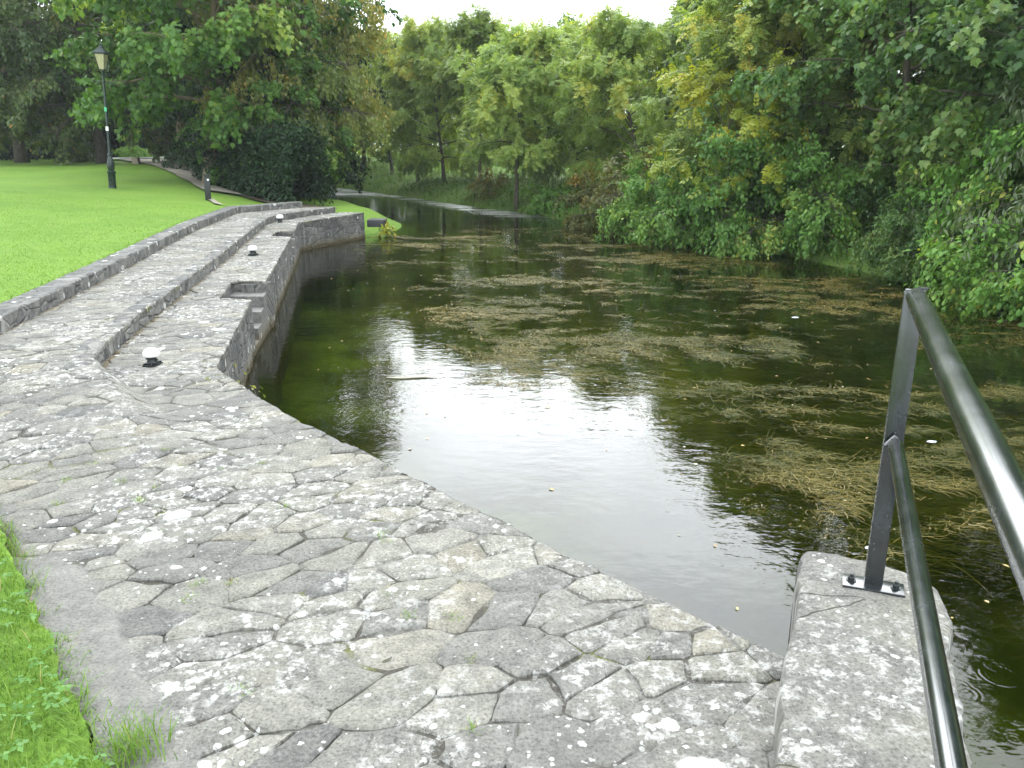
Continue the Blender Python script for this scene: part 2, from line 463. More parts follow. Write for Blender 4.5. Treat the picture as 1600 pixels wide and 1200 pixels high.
def water_mat():
    m, t = new_mat('canal_water'); N = NT(t)
    P = N.n('ShaderNodeTexCoord').outputs['Object']
    n1 = N.noise(N.n('ShaderNodeMapping', {'Vector': P, 'Scale': (1, 1.5, 1)}).outputs[0], 5.5, 3, .55)
    n2 = N.noise(P, 22, 3, .5)
    calm = N.rng(N.noise(P, .55, 2), .4, .65, .35, 1.0)
    # rain rings
    def rings(sc, off):
        v = N.vor(N.vm('ADD', P, off), sc)
        k = N.sep(v.outputs['Color'])
        d = v.outputs['Distance']
        rad = N.math('MULTIPLY_ADD', k[1], .22, .06)
        q = N.math('MULTIPLY', N.math('SUBTRACT', d, rad), 40.0)
        env = N.math('EXPONENT', N.math('MULTIPLY', N.math('MULTIPLY', q, q), -.12))
        return N.math('MULTIPLY', N.math('MULTIPLY', N.math('COSINE', N.math('MULTIPLY', q, 1.6)), env), N.rng(k[0], .62, .64))
    rg = N.math('ADD', rings(3.6, (0, 0, 0)), N.math('MULTIPLY', rings(5.1, (3.3, 1.7, 0)), .6))
    h = N.math('MULTIPLY', N.math('ADD', n1, N.math('MULTIPLY', n2, .16)), calm)
    h = N.math('MULTIPLY_ADD', rg, .03, h)
    # wind ruffled reach beyond the bend
    dsh = N.n('ShaderNodeVectorMath', {0: N.vm('SUBTRACT', P, (-1.34, 28.98, WATER)), 1: (-.885, -.467, 0)}, operation='DOT_PRODUCT').outputs['Value']
    yy = N.sep(P)[1]
    ruf = N.math('MULTIPLY', N.rng(dsh, .25, 1.5, 1, 0), N.rng(yy, 21, 27, 0, 1))
    ruf = N.math('MAXIMUM', ruf, N.rng(yy, 33, 37, 0, 1))
    bp = N.n('ShaderNodeBump', {'Height': h, 'Strength': .26, 'Distance': .02})
    gl = N.n('ShaderNodeBsdfGlossy', {'Color': (1, 1, 1, 1), 'Roughness': N.math('MULTIPLY_ADD', N.math('MULTIPLY', ruf, N.rng(N.noise(N.n('ShaderNodeMapping', {'Vector': P, 'Rotation': (0, 0, 1.08), 'Scale': (.5, 3.0, 1)}).outputs[0], 1.0, 3), .25, .6, .3, 1)), .34, .03), 'Normal': bp.outputs[0]})
    tr = N.n('ShaderNodeBsdfTransparent', {'Color': (.49, .55, .21, 1)})
    fr = N.n('ShaderNodeFresnel', {'IOR': 1.333, 'Normal': bp.outputs[0]})
    mx = N.n('ShaderNodeMixShader', {0: fr.outputs[0], 1: tr.outputs[0], 2: gl.outputs[0]})
    N.out(mx.outputs[0])
    return m

def bed_mat():
    m, t = new_mat('canal_bed_mud'); N = NT(t)
    P = N.n('ShaderNodeTexCoord').outputs['Object']
    n = N.noise(P, .55, 5, .6)
    col = N.ramp(n, [(.36, (.016, .022, .005)), (.52, (.065, .085, .012)), (.7, (.19, .23, .03))])
    col = N.mix(N.rng(N.noise(P, 7, 6, .7), .45, .7), col, N.mix(.5, col, c4((.10, .075, .02))))
    p = N.n('ShaderNodeBsdfPrincipled', {'Base Color': col, 'Roughness': .95, 'Specular IOR Level': 0})
    N.out(p.outputs[0])
    return m

MAT = {}
MAT['paving'] = paving_mat('crazy_paving')
MAT['coping'] = paving_mat('coping_slab', True)
MAT['masonry'] = masonry_mat('quay_masonry', True, 3.1, 7.5)
MAT['kerb'] = masonry_mat('kerb_stone', False, 4.2, 7.0)
MAT['lawn'] = ground_mat('lawn_turf', (.12, .225, .028), (.155, .27, .035), (.18, .27, .05))
MAT['bank'] = ground_mat('bank_soil', (.085, .15, .025), (.12, .20, .035), (.13, .14, .05))
MAT['earth'] = ground_mat('bare_earth', (.07, .055, .035), (.10, .085, .06), (.13, .115, .08))
MAT['road'] = ground_mat('road_asphalt', (.26, .26, .27), (.32, .32, .32), (.24, .24, .24), 1.0, .2)
MAT['path'] = ground_mat('gravel_path', (.30, .27, .22), (.36, .33, .27), (.24, .21, .15), 1.0, .3)
MAT['water'] = water_mat()
MAT['bed'] = bed_mat()
MAT['grass'] = blade_mat('grass_blades', [(0, (.075, .16, .022)), (.5, (.13, .24, .032)), (.85, (.19, .31, .05)), (.95, (.25, .32, .07)), (1, (.38, .32, .14))])
MAT['longgrass'] = blade_mat('long_grass', [(0, (.06, .13, .022)), (.5, (.11, .20, .038)), (.85, (.20, .24, .06)), (1, (.34, .29, .12))], .4)
MAT['weed'] = blade_mat('pond_weed', [(0, (.04, .055, .010)), (.4, (.11, .10, .015)), (.75, (.20, .15, .03)), (.9, (.30, .22, .06)), (1, (.48, .42, .2))], .1)
MAT['syc'] = leaf_mat('sycamore_leaf', [(0, (0.034, 0.092, 0.014)), (.5, (0.073, 0.165, 0.025)), (.85, (0.147, 0.252, 0.042)), (1, (0.252, 0.322, 0.063))], .42)
MAT['sycdark'] = leaf_mat('dull_sycamore_leaf', [(0, (.042, .105, .028)), (.5, (.095, .19, .048)), (.85, (.18, .27, .062)), (1, (.18, .20, .06))], .42)
MAT['ash'] = leaf_mat('ash_leaf', [(0, (.15, .24, .06)), (.5, (.28, .39, .095)), (.85, (.42, .48, .115)), (1, (.58, .52, .10))], .5)  # pale ash green, lightened further to carry the glare over the centre trees
MAT['yellow'] = leaf_mat('yellowing_leaf', [(0, (0.125, 0.188, 0.025)), (.5, (0.250, 0.300, 0.031)), (1, (0.475, 0.425, 0.037))], .42)
MAT['birch'] = leaf_mat('birch_leaf', [(0, (0.092, 0.136, 0.032)), (.5, (0.163, 0.201, 0.047)), (.85, (0.255, 0.255, 0.063)), (1, (0.437, 0.311, 0.073))], .4)
MAT['beech'] = leaf_mat('beech_leaf', [(0, (0.036, 0.073, 0.016)), (.5, (0.073, 0.122, 0.024)), (.85, (0.146, 0.163, 0.033)), (1, (0.325, 0.195, 0.041))], .35)
MAT['dark'] = leaf_mat('evergreen_leaf', [(0, (0.009, 0.028, 0.009)), (.6, (0.017, 0.046, 0.014)), (1, (0.046, 0.086, 0.023))], .2, .5, .22)
MAT['hazel'] = leaf_mat('hazel_leaf', [(0, (.07, .18, .03)), (.5, (.135, .28, .05)), (.85, (.23, .37, .07)), (1, (.42, .42, .08))], .42)
MAT['rusty'] = leaf_mat('rusty_leaf', [(0, (0.056, 0.084, 0.017)), (.5, (0.126, 0.140, 0.028)), (.85, (0.238, 0.182, 0.042)), (1, (0.350, 0.182, 0.042))], .35)
MAT['grey'] = leaf_mat('willow_leaf', [(0, (0.078, 0.117, 0.058)), (.6, (0.130, 0.182, 0.091)), (1, (0.221, 0.260, 0.130))], .3)
MAT['bark'] = bark_mat('grey_bark', (.05, .042, .032), (.15, .13, .10))
MAT['barkpale'] = bark_mat('mossy_pale_bark', (.12, .095, .06), (.27, .22, .14))
MAT['iron'] = simple('black_painted_iron', (.012, .016, .016), .38, 0, .15, 90)
MAT['blackgreen'] = simple('dark_green_painted_iron', (.008, .02, .016), .35)
MAT['rail'] = None
MAT['white'] = simple('white_paint', (.8, .8, .78), .6, 0, .3, 40, .08)
MAT['greensticker'] = simple('green_sticker', (.06, .42, .2), .5)
MAT['glass'] = simple('frosted_lantern_glass', (.36, .33, .2), .3, 0, 0, 20, .06)
MAT['timber'] = simple('wet_dark_timber', (.028, .028, .03), .6, 0, .6, 30, .4)
MAT['lightstone'] = simple('tan_stone', (.22, .19, .13), .9, 0, .6, 30, .25)
MAT['plastic'] = simple('pale_litter', (.72, .74, .78), .5, 0, .2, 30, .05)
MAT['deadwood'] = simple('pale_dead_wood', (.55, .5, .38), .8, 0, .4, 40, .25)

def rail_mat():
    m, t = new_mat('worn_black_gloss_paint'); N = NT(t)
    P = N.n('ShaderNodeTexCoord').outputs['Object']
    n = N.noise(P, 7, 4, .6)
    chips = N.rng(N.noise(P, 120, 4, .6), .66, .70)
    col = N.mix(N.rng(n, .4, .75), c4((.006, .009, .010)), c4((.018, .024, .027)))
    col = N.mix(N.math('MULTIPLY', chips, .5), col, c4((.22, .22, .21)))
    p = N.n('ShaderNodeBsdfPrincipled', {'Base Color': col, 'Specular IOR Level': .8, 'Coat Weight': .8, 'Coat Roughness': .16})
    t.links.new(N.rng(n, .3, .7, .2, .28), p.inputs['Roughness'])
    bp = N.n('ShaderNodeBump', {'Height': N.noise(P, 60, 6, .75), 'Strength': .05, 'Distance': .002})
    t.links.new(bp.outputs[0], p.inputs['Normal'])
    N.out(p.outputs[0])
    return m
MAT['rail'] = rail_mat()

# ------------------------------------------------------------------ plan of the place (metres)
EDGE_NEAR = [(1.00, 2.22), (.91, 2.32), (.69, 2.55), (.35, 2.91), (-.21, 3.51), (-.77, 4.15), (-1.29, 4.70), (-1.69, 5.19), (-2.23, 5.90)]
EDGE_A = [(-2.23, 5.90), (-2.83, 8.71)]
NOTCH1 = [(-2.83, 8.71), (-3.19, 8.75), (-3.43, 9.88), (-3.01, 9.88)]
EDGE_B = [(-3.01, 9.88), (-3.96, 14.73)]
NOTCH2 = [(-3.96, 14.73), (-4.34, 14.80), (-4.48, 15.62), (-4.15, 15.70)]
EDGE_C = [(-4.15, 15.70), (-4.50, 17.40)]
EDGE_D = [(-4.50, 17.40), (-3.55, 19.85)]
MID = [(-3.05, 5.72), (-3.17, 6.10), (-3.43, 7.38), (-3.95, 10.64), (-4.98, 16.60), (-5.06, 17.60), (-4.23, 19.85)]
BACK = [(-3.85, 4.55), (-4.20, 6.51), (-4.62, 9.11), (-5.56, 14.36), (-6.02, 18.20), (-4.95, 19.60)]
BACK_OUT = [(-4.10, 4.50), (-4.45, 6.46), (-4.87, 9.06), (-5.82, 14.30), (-6.28, 18.30), (-5.08, 19.82)]
FGRASS = [(-3.85, 4.55), (-2.95, 3.85), (-2.25, 3.22), (-1.72, 2.59), (-1.36, 2.12), (-1.08, 1.8), (-.55, .95), (-.1, .1), (.25, -1.5)]
WHITE_LINE = [(-3.05, 5.72), (-2.55, 4.95), (-2.05, 4.2), (-1.55, 3.6)]
TIER = 0.13

def quay_z(P):
    x, y = P[:, 0], P[:, 1]
    z = .018 * (fbm(x * 1.3, y * 1.3, 3) - .5) + .010 * (fbm(x * 6, y * 6, 9) - .5)
    # ramp on the lawn side of the old kerb line
    xl = np.interp(y, [3.6, 4.2, 4.95, 5.72], [-1.55, -2.05, -2.55, -3.05])
    wd = .10 + .28 * np.clip(5.72 - y, 0, 2)
    left = sm((xl - x) / wd + 1) * sm((y - 3.7) / 1.9) * (y < 5.73)
    return z + TIER * left

def cdt_sheet(name, outline, spacing, zf, mat, skirt=0, attrs=None, extra=None, smooth=True):
    ol = np.array(outline)
    lo, hi = ol.min(0), ol.max(0)
    if extra is None:
        xs = np.arange(lo[0], hi[0], spacing); ys = np.arange(lo[1], hi[1], spacing)
        g = np.array(np.meshgrid(xs, ys)).reshape(2, -1).T
        g = g + (rng.random(g.shape) - .5) * spacing * .5
    else:
        g = extra
    g = g[inside(g, outline)]
    if len(g):
        keep = np.ones(len(g), bool)
        step = max(1, len(ol) // 4000)
        cl = [tuple(p) for p in outline] + [tuple(outline[0])]
        d = pdist(g, cl)
        keep = d > spacing * .35 if extra is None else d > .05
        g = g[keep]
    vs = [Vector((float(p[0]), float(p[1]))) for p in ol] + [Vector((float(p[0]), float(p[1]))) for p in g]
    r = delaunay_2d_cdt(vs, [], [list(range(len(ol)))], 1, 1e-5)
    v2 = np.array([(v.x, v.y) for v in r[0]])
    z = zf(v2)
    V = np.c_[v2, z]
    faces = [f for f in r[2]]
    # up-facing
    F = []
    for f in faces:
        a, b, c = V[f[0]], V[f[1]], V[f[2]]
        cr = (b[0] - a[0]) * (c[1] - a[1]) - (b[1] - a[1]) * (c[0] - a[0])
        F.append(tuple(f) if cr > 0 else tuple(f[::-1]))
    V = [tuple(v) for v in V]
    if skirt:
        # rim of the slabs
        ec = {}
        for f in F:
            for i in range(3):
                e = (f[i], f[(i + 1) % 3]); ec[e] = 1
        rim = [e for e in ec if (e[1], e[0]) not in ec]
        low = {}
        def lw(i):
            if i not in low:
                low[i] = len(V); V.append((V[i][0], V[i][1], V[i][2] - skirt))
            return low[i]
        for a, b in rim:
            F.append((b, a, lw(a), lw(b)))
    me = bpy.data.meshes.new(name)
    me.from_pydata(V, [], F)
    me.update()
    nv = np.array(V)
    for k, fn in (attrs or {}).items():
        a = me.attributes.new(k, 'FLOAT', 'POINT')
        a.data.foreach_set('value', np.asarray(fn(nv), np.float32))
    if smooth:
        me.polygons.foreach_set('use_smooth', [True] * len(me.polygons))
        me.set_sharp_from_angle(angle=R(50))
    return link(name, me, mat)

def white_attr(V):
    P = V[:, :2]
    d = pdist(P, WHITE_LINE)
    a = np.clip(1 - d / .13, 0, 1)
    d2 = pdist(P, [(.2, 3.08), (1.0, 2.2)])
    b = .8 * np.clip(1 - d2 / .40, 0, 1)
    d3 = pdist(P, EDGE_A + EDGE_B)
    c = .8 * np.clip(1 - d3 / .32, 0, 1)
    return np.maximum(np.maximum(a, b), c)

def along(line):
    return dense(line, .05, .014, 5)

def stone_cells(outline, zf, g, smin, smax, lo=None, hi=None):
    ol = np.array(outline)
    lo = ol.min(0) - .3; hi = ol.max(0) + .3
    cand = lo + (hi - lo) * g.random((int((hi - lo).prod() * 260), 2))
    near_ = inside(cand, outline) | (pdist(cand, [tuple(p) for p in outline] + [tuple(outline[0])]) < .28)
    cand = cand[near_]
    size = smin + (smax - smin) * (.25 + .75 * np.clip(fbm(cand[:, 0] * .9 + 7, cand[:, 1] * .9, 51, 3) * 2.4 - .7, 0, 1)) * g.random(len(cand)) ** .9
    # the stones lie longer one way than the other
    ca, sa = math.cos(.5), math.sin(.5)
    A = np.c_[(cand[:, 0] * ca + cand[:, 1] * sa) * .78, (-cand[:, 0] * sa + cand[:, 1] * ca) * 1.22]
    seeds = []; grid = {}
    for i, p in enumerate(A):
        k = (int(p[0] // smax), int(p[1] // smax)); ok = True
        for dx in (-1, 0, 1):
            for dy in (-1, 0, 1):
                for j in grid.get((k[0] + dx, k[1] + dy), ()):
                    if (A[j][0] - p[0]) ** 2 + (A[j][1] - p[1]) ** 2 < size[i] ** 2: ok = False; break
                if not ok: break
            if not ok: break
        if ok: grid.setdefault(k, []).append(i); seeds.append(i)
    pts = A[seeds]
    cells = []
    for i, p in enumerate(pts):
        d = ((pts - p) ** 2).sum(1); nb = np.argsort(d)[1:26]
        poly = [p + np.array(q) * smax * 1.4 for q in ((-1, -1), (1, -1), (1, 1), (-1, 1))]
        for j in nb:
            n_ = pts[j] - p; m_ = (pts[j] + p) / 2
            out = []
            for a_, b_ in zip(poly, poly[1:] + poly[:1]):
                da, db = (a_ - m_) @ n_, (b_ - m_) @ n_
                if da <= 0: out.append(a_)
                if (da < 0) != (db < 0) and da != db: out.append(a_ + (b_ - a_) * da / (da - db))
            poly = out
            if len(poly) < 3: break
        if len(poly) < 3: continue
        q = np.array(poly); q = np.c_[q[:, 0] / .78, q[:, 1] / 1.22]
        cells.append(np.c_[q[:, 0] * ca - q[:, 1] * sa, q[:, 0] * sa + q[:, 1] * ca])
    return cells

def paving_stones(name, outline, zf, mat, attrs, seed, smin=.08, smax=.40):
    g = np.random.default_rng(seed)
    cells = stone_cells(outline, zf, g, smin, smax)
    ring = [tuple(p) for p in outline] + [tuple(outline[0])]
    ra = np.array(ring)
    V = []; F = []; SID = []
    for c in cells:
        cen = c.mean(0)
        gap = g.uniform(.0004, .0042)
        # walk the outline in short steps, chipped a little
        pts = []; nns = []; ws = []
        m = len(c)
        for i in range(m):
            a, b = c[i], c[(i + 1) % m]
            L_ = np.hypot(*(b - a)); k = max(1, int(L_ / .035))
            q = np.arange(k) / k
            pts.append(a + (b - a) * q[:, None]); ws.append(np.sin(math.pi * q))
            nns.append(np.tile(np.array([(b - a)[1], -(b - a)[0]]) / max(L_, 1e-9), (k, 1)))
        pts = np.concatenate(pts); nns = np.concatenate(nns); ws = np.concatenate(ws)
        off = ((fbm(pts[:, 0] * 13, pts[:, 1] * 13, 5) - .5) * .030 + (fbm(pts[:, 0] * 5, pts[:, 1] * 5, 6, 2) - .5) * .06) * ws + g.normal(0, .0016, len(pts))
        pts = pts + nns * off[:, None]
        # knock the corners off
        pts = .12 * np.roll(pts, 1, 0) + .76 * pts + .12 * np.roll(pts, -1, 0)
        dv = pts - cen; dl = np.maximum(np.hypot(*dv.T), 1e-6)
        pts = cen + dv * np.maximum(.3, (dl - gap) / dl)[:, None]
        ins = inside(pts, outline)
        if ins.sum() < .35 * len(pts): continue
        if not ins.all():
            for k in np.where(~ins)[0]:
                p = pts[k]
                ab = ra[1:] - ra[:-1]
                t = np.clip(((p - ra[:-1]) * ab).sum(1) / np.maximum((ab ** 2).sum(1), 1e-9), 0, 1)
                pr = ra[:-1] + ab * t[:, None]
                b_ = pr[np.argmin(((pr - p) ** 2).sum(1))]
                pts[k] = b_ + (cen - b_) / max(np.hypot(*(cen - b_)), 1e-6) * .004
        n = len(pts)
        area = .5 * np.sum(pts[:, 0] * np.roll(pts[:, 1], -1) - pts[:, 1] * np.roll(pts[:, 0], -1))
        if area < .0012: continue
        cen = pts.mean(0)
        tx, ty = g.normal(0, .010, 2)
        h = g.uniform(.001, .008)
        inner = cen + (pts - cen) * np.maximum(.5, 1 - .009 / np.maximum(np.hypot(*(pts - cen).T), 1e-6))[:, None]
        mid_ = cen + (pts - cen) * .55
        base = len(V)
        def zt(P_, e): return zf(P_) + h + (P_ - cen) @ np.array([tx, ty]) + e
        for P_, z in ((pts, zf(pts) - .02), (pts, zt(pts, -.006)), (inner, zt(inner, g.normal(0, .0007, n))), (mid_, zt(mid_, .0015 + g.normal(0, .0012, n)))):
            V += [(p[0], p[1], zz) for p, zz in zip(P_, z)]
        V.append((cen[0], cen[1], float(zt(cen[None], .002)[0])))
        for l in range(3):
            for k in range(n):
                k2 = (k + 1) % n
                F.append((base + l * n + k, base + l * n + k2, base + (l + 1) * n + k2, base + (l + 1) * n + k))
        for k in range(n): F.append((base + 3 * n + k, base + 3 * n + (k + 1) % n, base + 4 * n))
        SID += [.06 + .94 * g.random()] * (4 * n + 1)
    return V, F, SID

def crazy_paving(o, outline, zf, attrs, seed, smin=.08, smax=.40):
    '''lay the stones into the mortar sheet o, as one mesh with it'''
    V, F, SID = paving_stones('s', outline, zf, None, attrs, seed, smin, smax)
    me = o.data
    nv0 = len(me.vertices)
    V0 = np.zeros(nv0 * 3, np.float32); me.vertices.foreach_get('co', V0); V0 = V0.reshape(-1, 3)
    F0 = [tuple(p.vertices) for p in me.polygons]
    AV = np.concatenate([V0, np.array(V, np.float32)])
    AF = F0 + [tuple(i + nv0 for i in f) for f in F]
    m2 = bpy.data.meshes.new(o.name)
    m2.from_pydata([tuple(v) for v in AV], [], AF); m2.update()
    m2.polygons.foreach_set('use_smooth', [True] * len(m2.polygons)); m2.set_sharp_from_angle(angle=R(35))
    for k, fn in attrs.items():
        a = m2.attributes.new(k, 'FLOAT', 'POINT'); a.data.foreach_set('value', np.asarray(fn(AV), np.float32))
    a = m2.attributes.new('stone', 'FLOAT', 'POINT'); a.data.foreach_set('value', np.concatenate([np.zeros(nv0), np.array(SID)]).astype(np.float32))
    m2.materials.append(me.materials[0])
    o.data = m2

def mortar(P):
    x, y = P[:, 0], P[:, 1]
    bd = np.clip(1.5 - pdist(P, FGRASS) / .22, 0, 1) * (y < 3.0)
    return quay_z(P) - .004 + .018 * (fbm(x * 2.6, y * 2.6, 57, 3) - .45) + .006 * (fbm(x * 14, y * 14, 58, 2) - .5) + .014 * np.clip((bd - .4) * 4, 0, 1)

# lower tier and foreground paving, one sheet with the two stair recesses cut out
ol = []
for seg, j in ((EDGE_NEAR, .016), (EDGE_A, .012), (NOTCH1, .004), (EDGE_B, .012), (NOTCH2, .004), (EDGE_C, .01), (EDGE_D, .008)):
    ol += dense(seg, .05, j, 5)[:-1]
ol.append(np.array(EDGE_D[-1]))
EDGE_PTS = list(ol)
ol += dense(MID[::-1], .08)[0:]
ol += dense([MID[0], (-3.45, 5.72), (-4.03, 5.72)], .08)[1:]
ol += dense([(-4.03, 5.72), (-3.85, 4.55)], .08)[1:]
ol += dense([FGRASS[0]] + FGRASS[1:], .06, .03, 8)[1:]
ol += [np.array((.9, -1.5)), np.array((-.65 + .9, -1.6))][:0]
ol += [np.array((-.55 + .0, -2.6)), np.array((-.95, -2.6))][:0]
# along the foot of the coping block, back to the start
def cop_left(y): return .655 + (y - 1.66) * .41
ol += [np.array((.25, -3.0)), np.array((cop_left(-3.0) + 1.6, -3.0)), np.array((1.08, 1.6))]
PA = {'white': white_attr, 'dirt': lambda V: np.maximum(np.clip(1 - pdist(V[:, :2], MID) / .11, 0, 1) * (V[:, 1] > 5.8), .9 * np.clip(1 - pdist(V[:, :2], FGRASS) / .10, 0, 1)),
      'border': lambda V: np.clip(1.5 - pdist(V[:, :2], FGRASS) / .22, 0, 1) * (V[:, 1] < 3.0)}
pave = cdt_sheet('quay_pavement', ol, .06, mortar, MAT['paving'], .035)
crazy_paving(pave, ol, quay_z, PA, 3)
tag(pave, 'lichen spotted grey crazy paving of the quay', None, None, 'structure')

# upper walkway between the two kerbs
ol2 = dense(MID, .08)
ol2 += dense([MID[-1], BACK[-1]], .1)[1:]
ol2 += dense(BACK[::-1][:-1], .12)[1:]
ol2 += dense([BACK[1], (-4.03, 5.72)], .1)[1:]
ol2 += dense([(-4.03, 5.72), (-3.45, 5.72)], .08)[1:]
def walk_z(P): return TIER + .016 * (fbm(P[:, 0] * 1.3, P[:, 1] * 1.3, 3) - .5)
walk = cdt_sheet('walkway_pavement', ol2, .08, lambda P: walk_z(P) - .004 + .018 * (fbm(P[:, 0] * 2.6, P[:, 1] * 2.6, 57, 3) - .45), MAT['paving'], .03)
crazy_paving(walk, ol2, walk_z, {'white': lambda V: .7 * np.clip(1 - pdist(V[:, :2], MID) / .3, 0, 1), 'dirt': lambda V: .8 * np.clip(1 - pdist(V[:, :2], BACK) / .12, 0, 1)}, 4)
tag(walk, 'raised stone paved walkway between kerb and lawn', None, None, 'structure')

def sweep_wall(name, line, z0, z1f, thick, mat, step=.07, jit=.012, seed=3, rough=.01, rows=4, side=1, top=True):
    """a masonry wall whose front follows the line; thick goes to the left of travel when side is 1"""
    pts = dense(line, step, jit, seed)
    n = len(pts)
    nrm = []
    for i in range(n):
        d = pts[min(i + 1, n - 1)] - pts[max(i - 1, 0)]
        d = d / max(np.hypot(*d), 1e-9)
        nrm.append(np.array([-d[1], d[0]]) * side)
    s = np.zeros(n)
    for i in range(1, n): s[i] = s[i - 1] + np.hypot(*(pts[i] - pts[i - 1]))
    V = []; UV = []; F = []
    cols = []
    for i in range(n):
        z1 = z1f(pts[i]) if callable(z1f) else z1f
        c = []
        zz = [z0 + (z1 - z0) * k / rows for k in range(rows + 1)]
        for k, z in enumerate(zz):
            o = rough * (random.random() - .5) * (1 if k < rows else .4)
            if k == rows: z -= .012
            p = pts[i] + nrm[i] * o
            c.append(len(V)); V.append((p[0], p[1], z)); UV.append((s[i], z))
        zt = z1 + rough * .5 * (random.random() - .5)
        for (off, uvz) in ((.014, z1 + .014), (thick * .5, z1 + thick * .5), (thick - .01, z1 + thick)):
            p = pts[i] + nrm[i] * off
            c.append(len(V)); V.append((p[0], p[1], zt)); UV.append((s[i], uvz))
        p = pts[i] + nrm[i] * thick
        c.append(len(V)); V.append((p[0], p[1], z0)); UV.append((s[i], z1 + thick + .3))
        cols.append(c)
    m = len(cols[0])
    for i in range(n - 1):
        for k in range(m - 1):
            f = (cols[i][k], cols[i + 1][k], cols[i + 1][k + 1], cols[i][k + 1])
            F.append(f if side == 1 else f[::-1])
    F.append(tuple(cols[0]) if side == 1 else tuple(cols[0][::-1])); F.append(tuple(cols[-1][::-1]) if side == 1 else tuple(cols[-1]))
    me = bpy.data.meshes.new(name)
    me.from_pydata(V, [], F); me.update()
    uvl = me.uv_layers.new(name='UVMap')
    li = np.zeros(len(me.loops), np.int32); me.loops.foreach_get('vertex_index', li)
    uvl.data.foreach_set('uv', np.array(UV, np.float32)[li].ravel())
    return link(name, me, mat)

# ------------------------------------------------------------------ quay walls
def top_under(p): return float(quay_z(np.array([p]))[0]) - .03
quay = empty('quay_wall', (-2.5, 8, -.6), 'long grey stone quay wall rising from the canal with two stair recesses', 'wall')
def child(o):
    o.parent = quay
    o.matrix_parent_inverse = Matrix.Translation(quay.location).inverted()
    return o
def inset(line, d=.004):
    # wall face sits just behind the paving rim
    return line
child(sweep_wall('wall_face', EDGE_NEAR[::1], -1.7, top_under, .3, MAT['masonry'], seed=5, jit=.016, side=1, rows=8))
child(sweep_wall('wall_face', EDGE_A, -1.7, top_under, .3, MAT['masonry'], seed=5, rows=8))
child(sweep_wall('wall_face', EDGE_B, -1.7, top_under, .3, MAT['masonry'], seed=5, rows=8))
child(sweep_wall('wall_face', EDGE_C, -1.7, top_under, .3, MAT['masonry'], seed=5, rows=8))
child(sweep_wall('wall_face', EDGE_D + [(-4.3, 20.0)], -1.7, top_under, .3, MAT['masonry'], seed=5, jit=.008, rows=8))
for NT_ in (NOTCH1, NOTCH2):
    child(sweep_wall('recess_wall', NT_, -1.7, top_under, .25, MAT['masonry'], seed=5, jit=.003, rows=5))
    a, b, c, d = [np.array(p) for p in NT_]
    for k in range(4):
        t0, t1 = 1 - k / 4, 1 - (k + 1) / 4
        z = -.13 * (k + 1)
        fr0, fr1 = b + (c - b) * t1, b + (c - b) * t0     # inner side
        fo0, fo1 = a + (d - a) * t1, a + (d - a) * t0     # water side
        mb = MB()
        q = [fo0, fr0, fr1, fo1]
        vs = [(p[0], p[1], -1.7) for p in q] + [(p[0], p[1], z) for p in q]
        vs = [(x, y, zz) for x, y, zz in vs]
        mb.add(vs, [(0, 1, 5, 4), (1, 2, 6, 5), (2, 3, 7, 6), (3, 0, 4, 7), (4, 5, 6, 7), (3, 2, 1, 0)])
        o = mb.build('step', MAT['masonry'])
        child(o)

mid = sweep_wall('stone_kerb', MID, -.06, lambda p: TIER + .007, .17, MAT['kerb'], jit=.014, seed=12, rough=.016, rows=3)
tag(mid, 'low rough stone kerb between lower quay and raised walkway', 'kerb')
back = sweep_wall('retaining_kerb', BACK, -.05, lambda p: .268, .25, MAT['kerb'], jit=.012, seed=13, rough=.018, rows=3)
tag(back, 'stone retaining kerb holding the edge of the mown lawn', 'kerb')

# ------------------------------------------------------------------ land, water
LSHORE = [(-3.62, 19.95), (-3.0, 20.7), (-2.55, 22.0), (-2.75, 23.5), (-3.9, 26.2), (-5.6, 29.5), (-7.6, 33.5), (-10.5, 39), (-16, 48), (-30, 66), (-60, 95)]
RSHORE = [(14, -8), (9.6, 0), (8.3, 5), (7.35, 9), (6.91, 10.77), (6.48, 11.78), (6.15, 14.15), (5.31, 16.92), (4.08, 17.97), (2.78, 19.81), (1.78, 22.91), (.61, 26.17), (-1.34, 28.98), (-4.18, 33.92), (-7.78, 39.76), (-13, 47.5), (-24, 62), (-45, 84)]

def left_z(P):
    x, y = P[:, 0], P[:, 1]
    base = .24 + .16 * sm((y - 23) / 13) + .042 * np.clip(-x - 5.9, 0, 8) * sm((y - 5) / 9)
    fg = sm((5.6 - y) / 1.6)                      # foreground turf lies level with the paving
    base = base * (1 - fg) + (.035 + .02 * np.clip(-x - 1.5, 0, 4)) * fg
    # slope down to the little tongue of grass by the canal
    tong = sm((x + 9.2 - .32 * (y - 19)) / 4.0) * sm((y - 18.8) / 1.0)
    tong = sm((x - (-9.0 - .42 * (y - 22))) / 4.0) * sm((y - 18.3) / 1.2)
    low = -.10 + 0 * x
    base = base * (1 - tong) + low * tong
    d = pdist(P, LSHORE)
    shore = sm(d / 1.6)
    z = (WATER - .12) * (1 - shore) + base * shore
    return z + .05 * (fbm(x * .7, y * .7, 21) - .5) * sm(y / 6) + .015 * (fbm(x * 4, y * 4, 22) - .5)

def right_z(P):
    d = pdist(P, RSHORE)
    z = WATER - .12 + .95 * (1 - np.exp(-d / 1.7))
    return z + .22 * (fbm(P[:, 0] * .8, P[:, 1] * .8, 31) - .5) * sm(d / 1.0) + .06 * (fbm(P[:, 0] * 3, P[:, 1] * 3, 33) - .5)

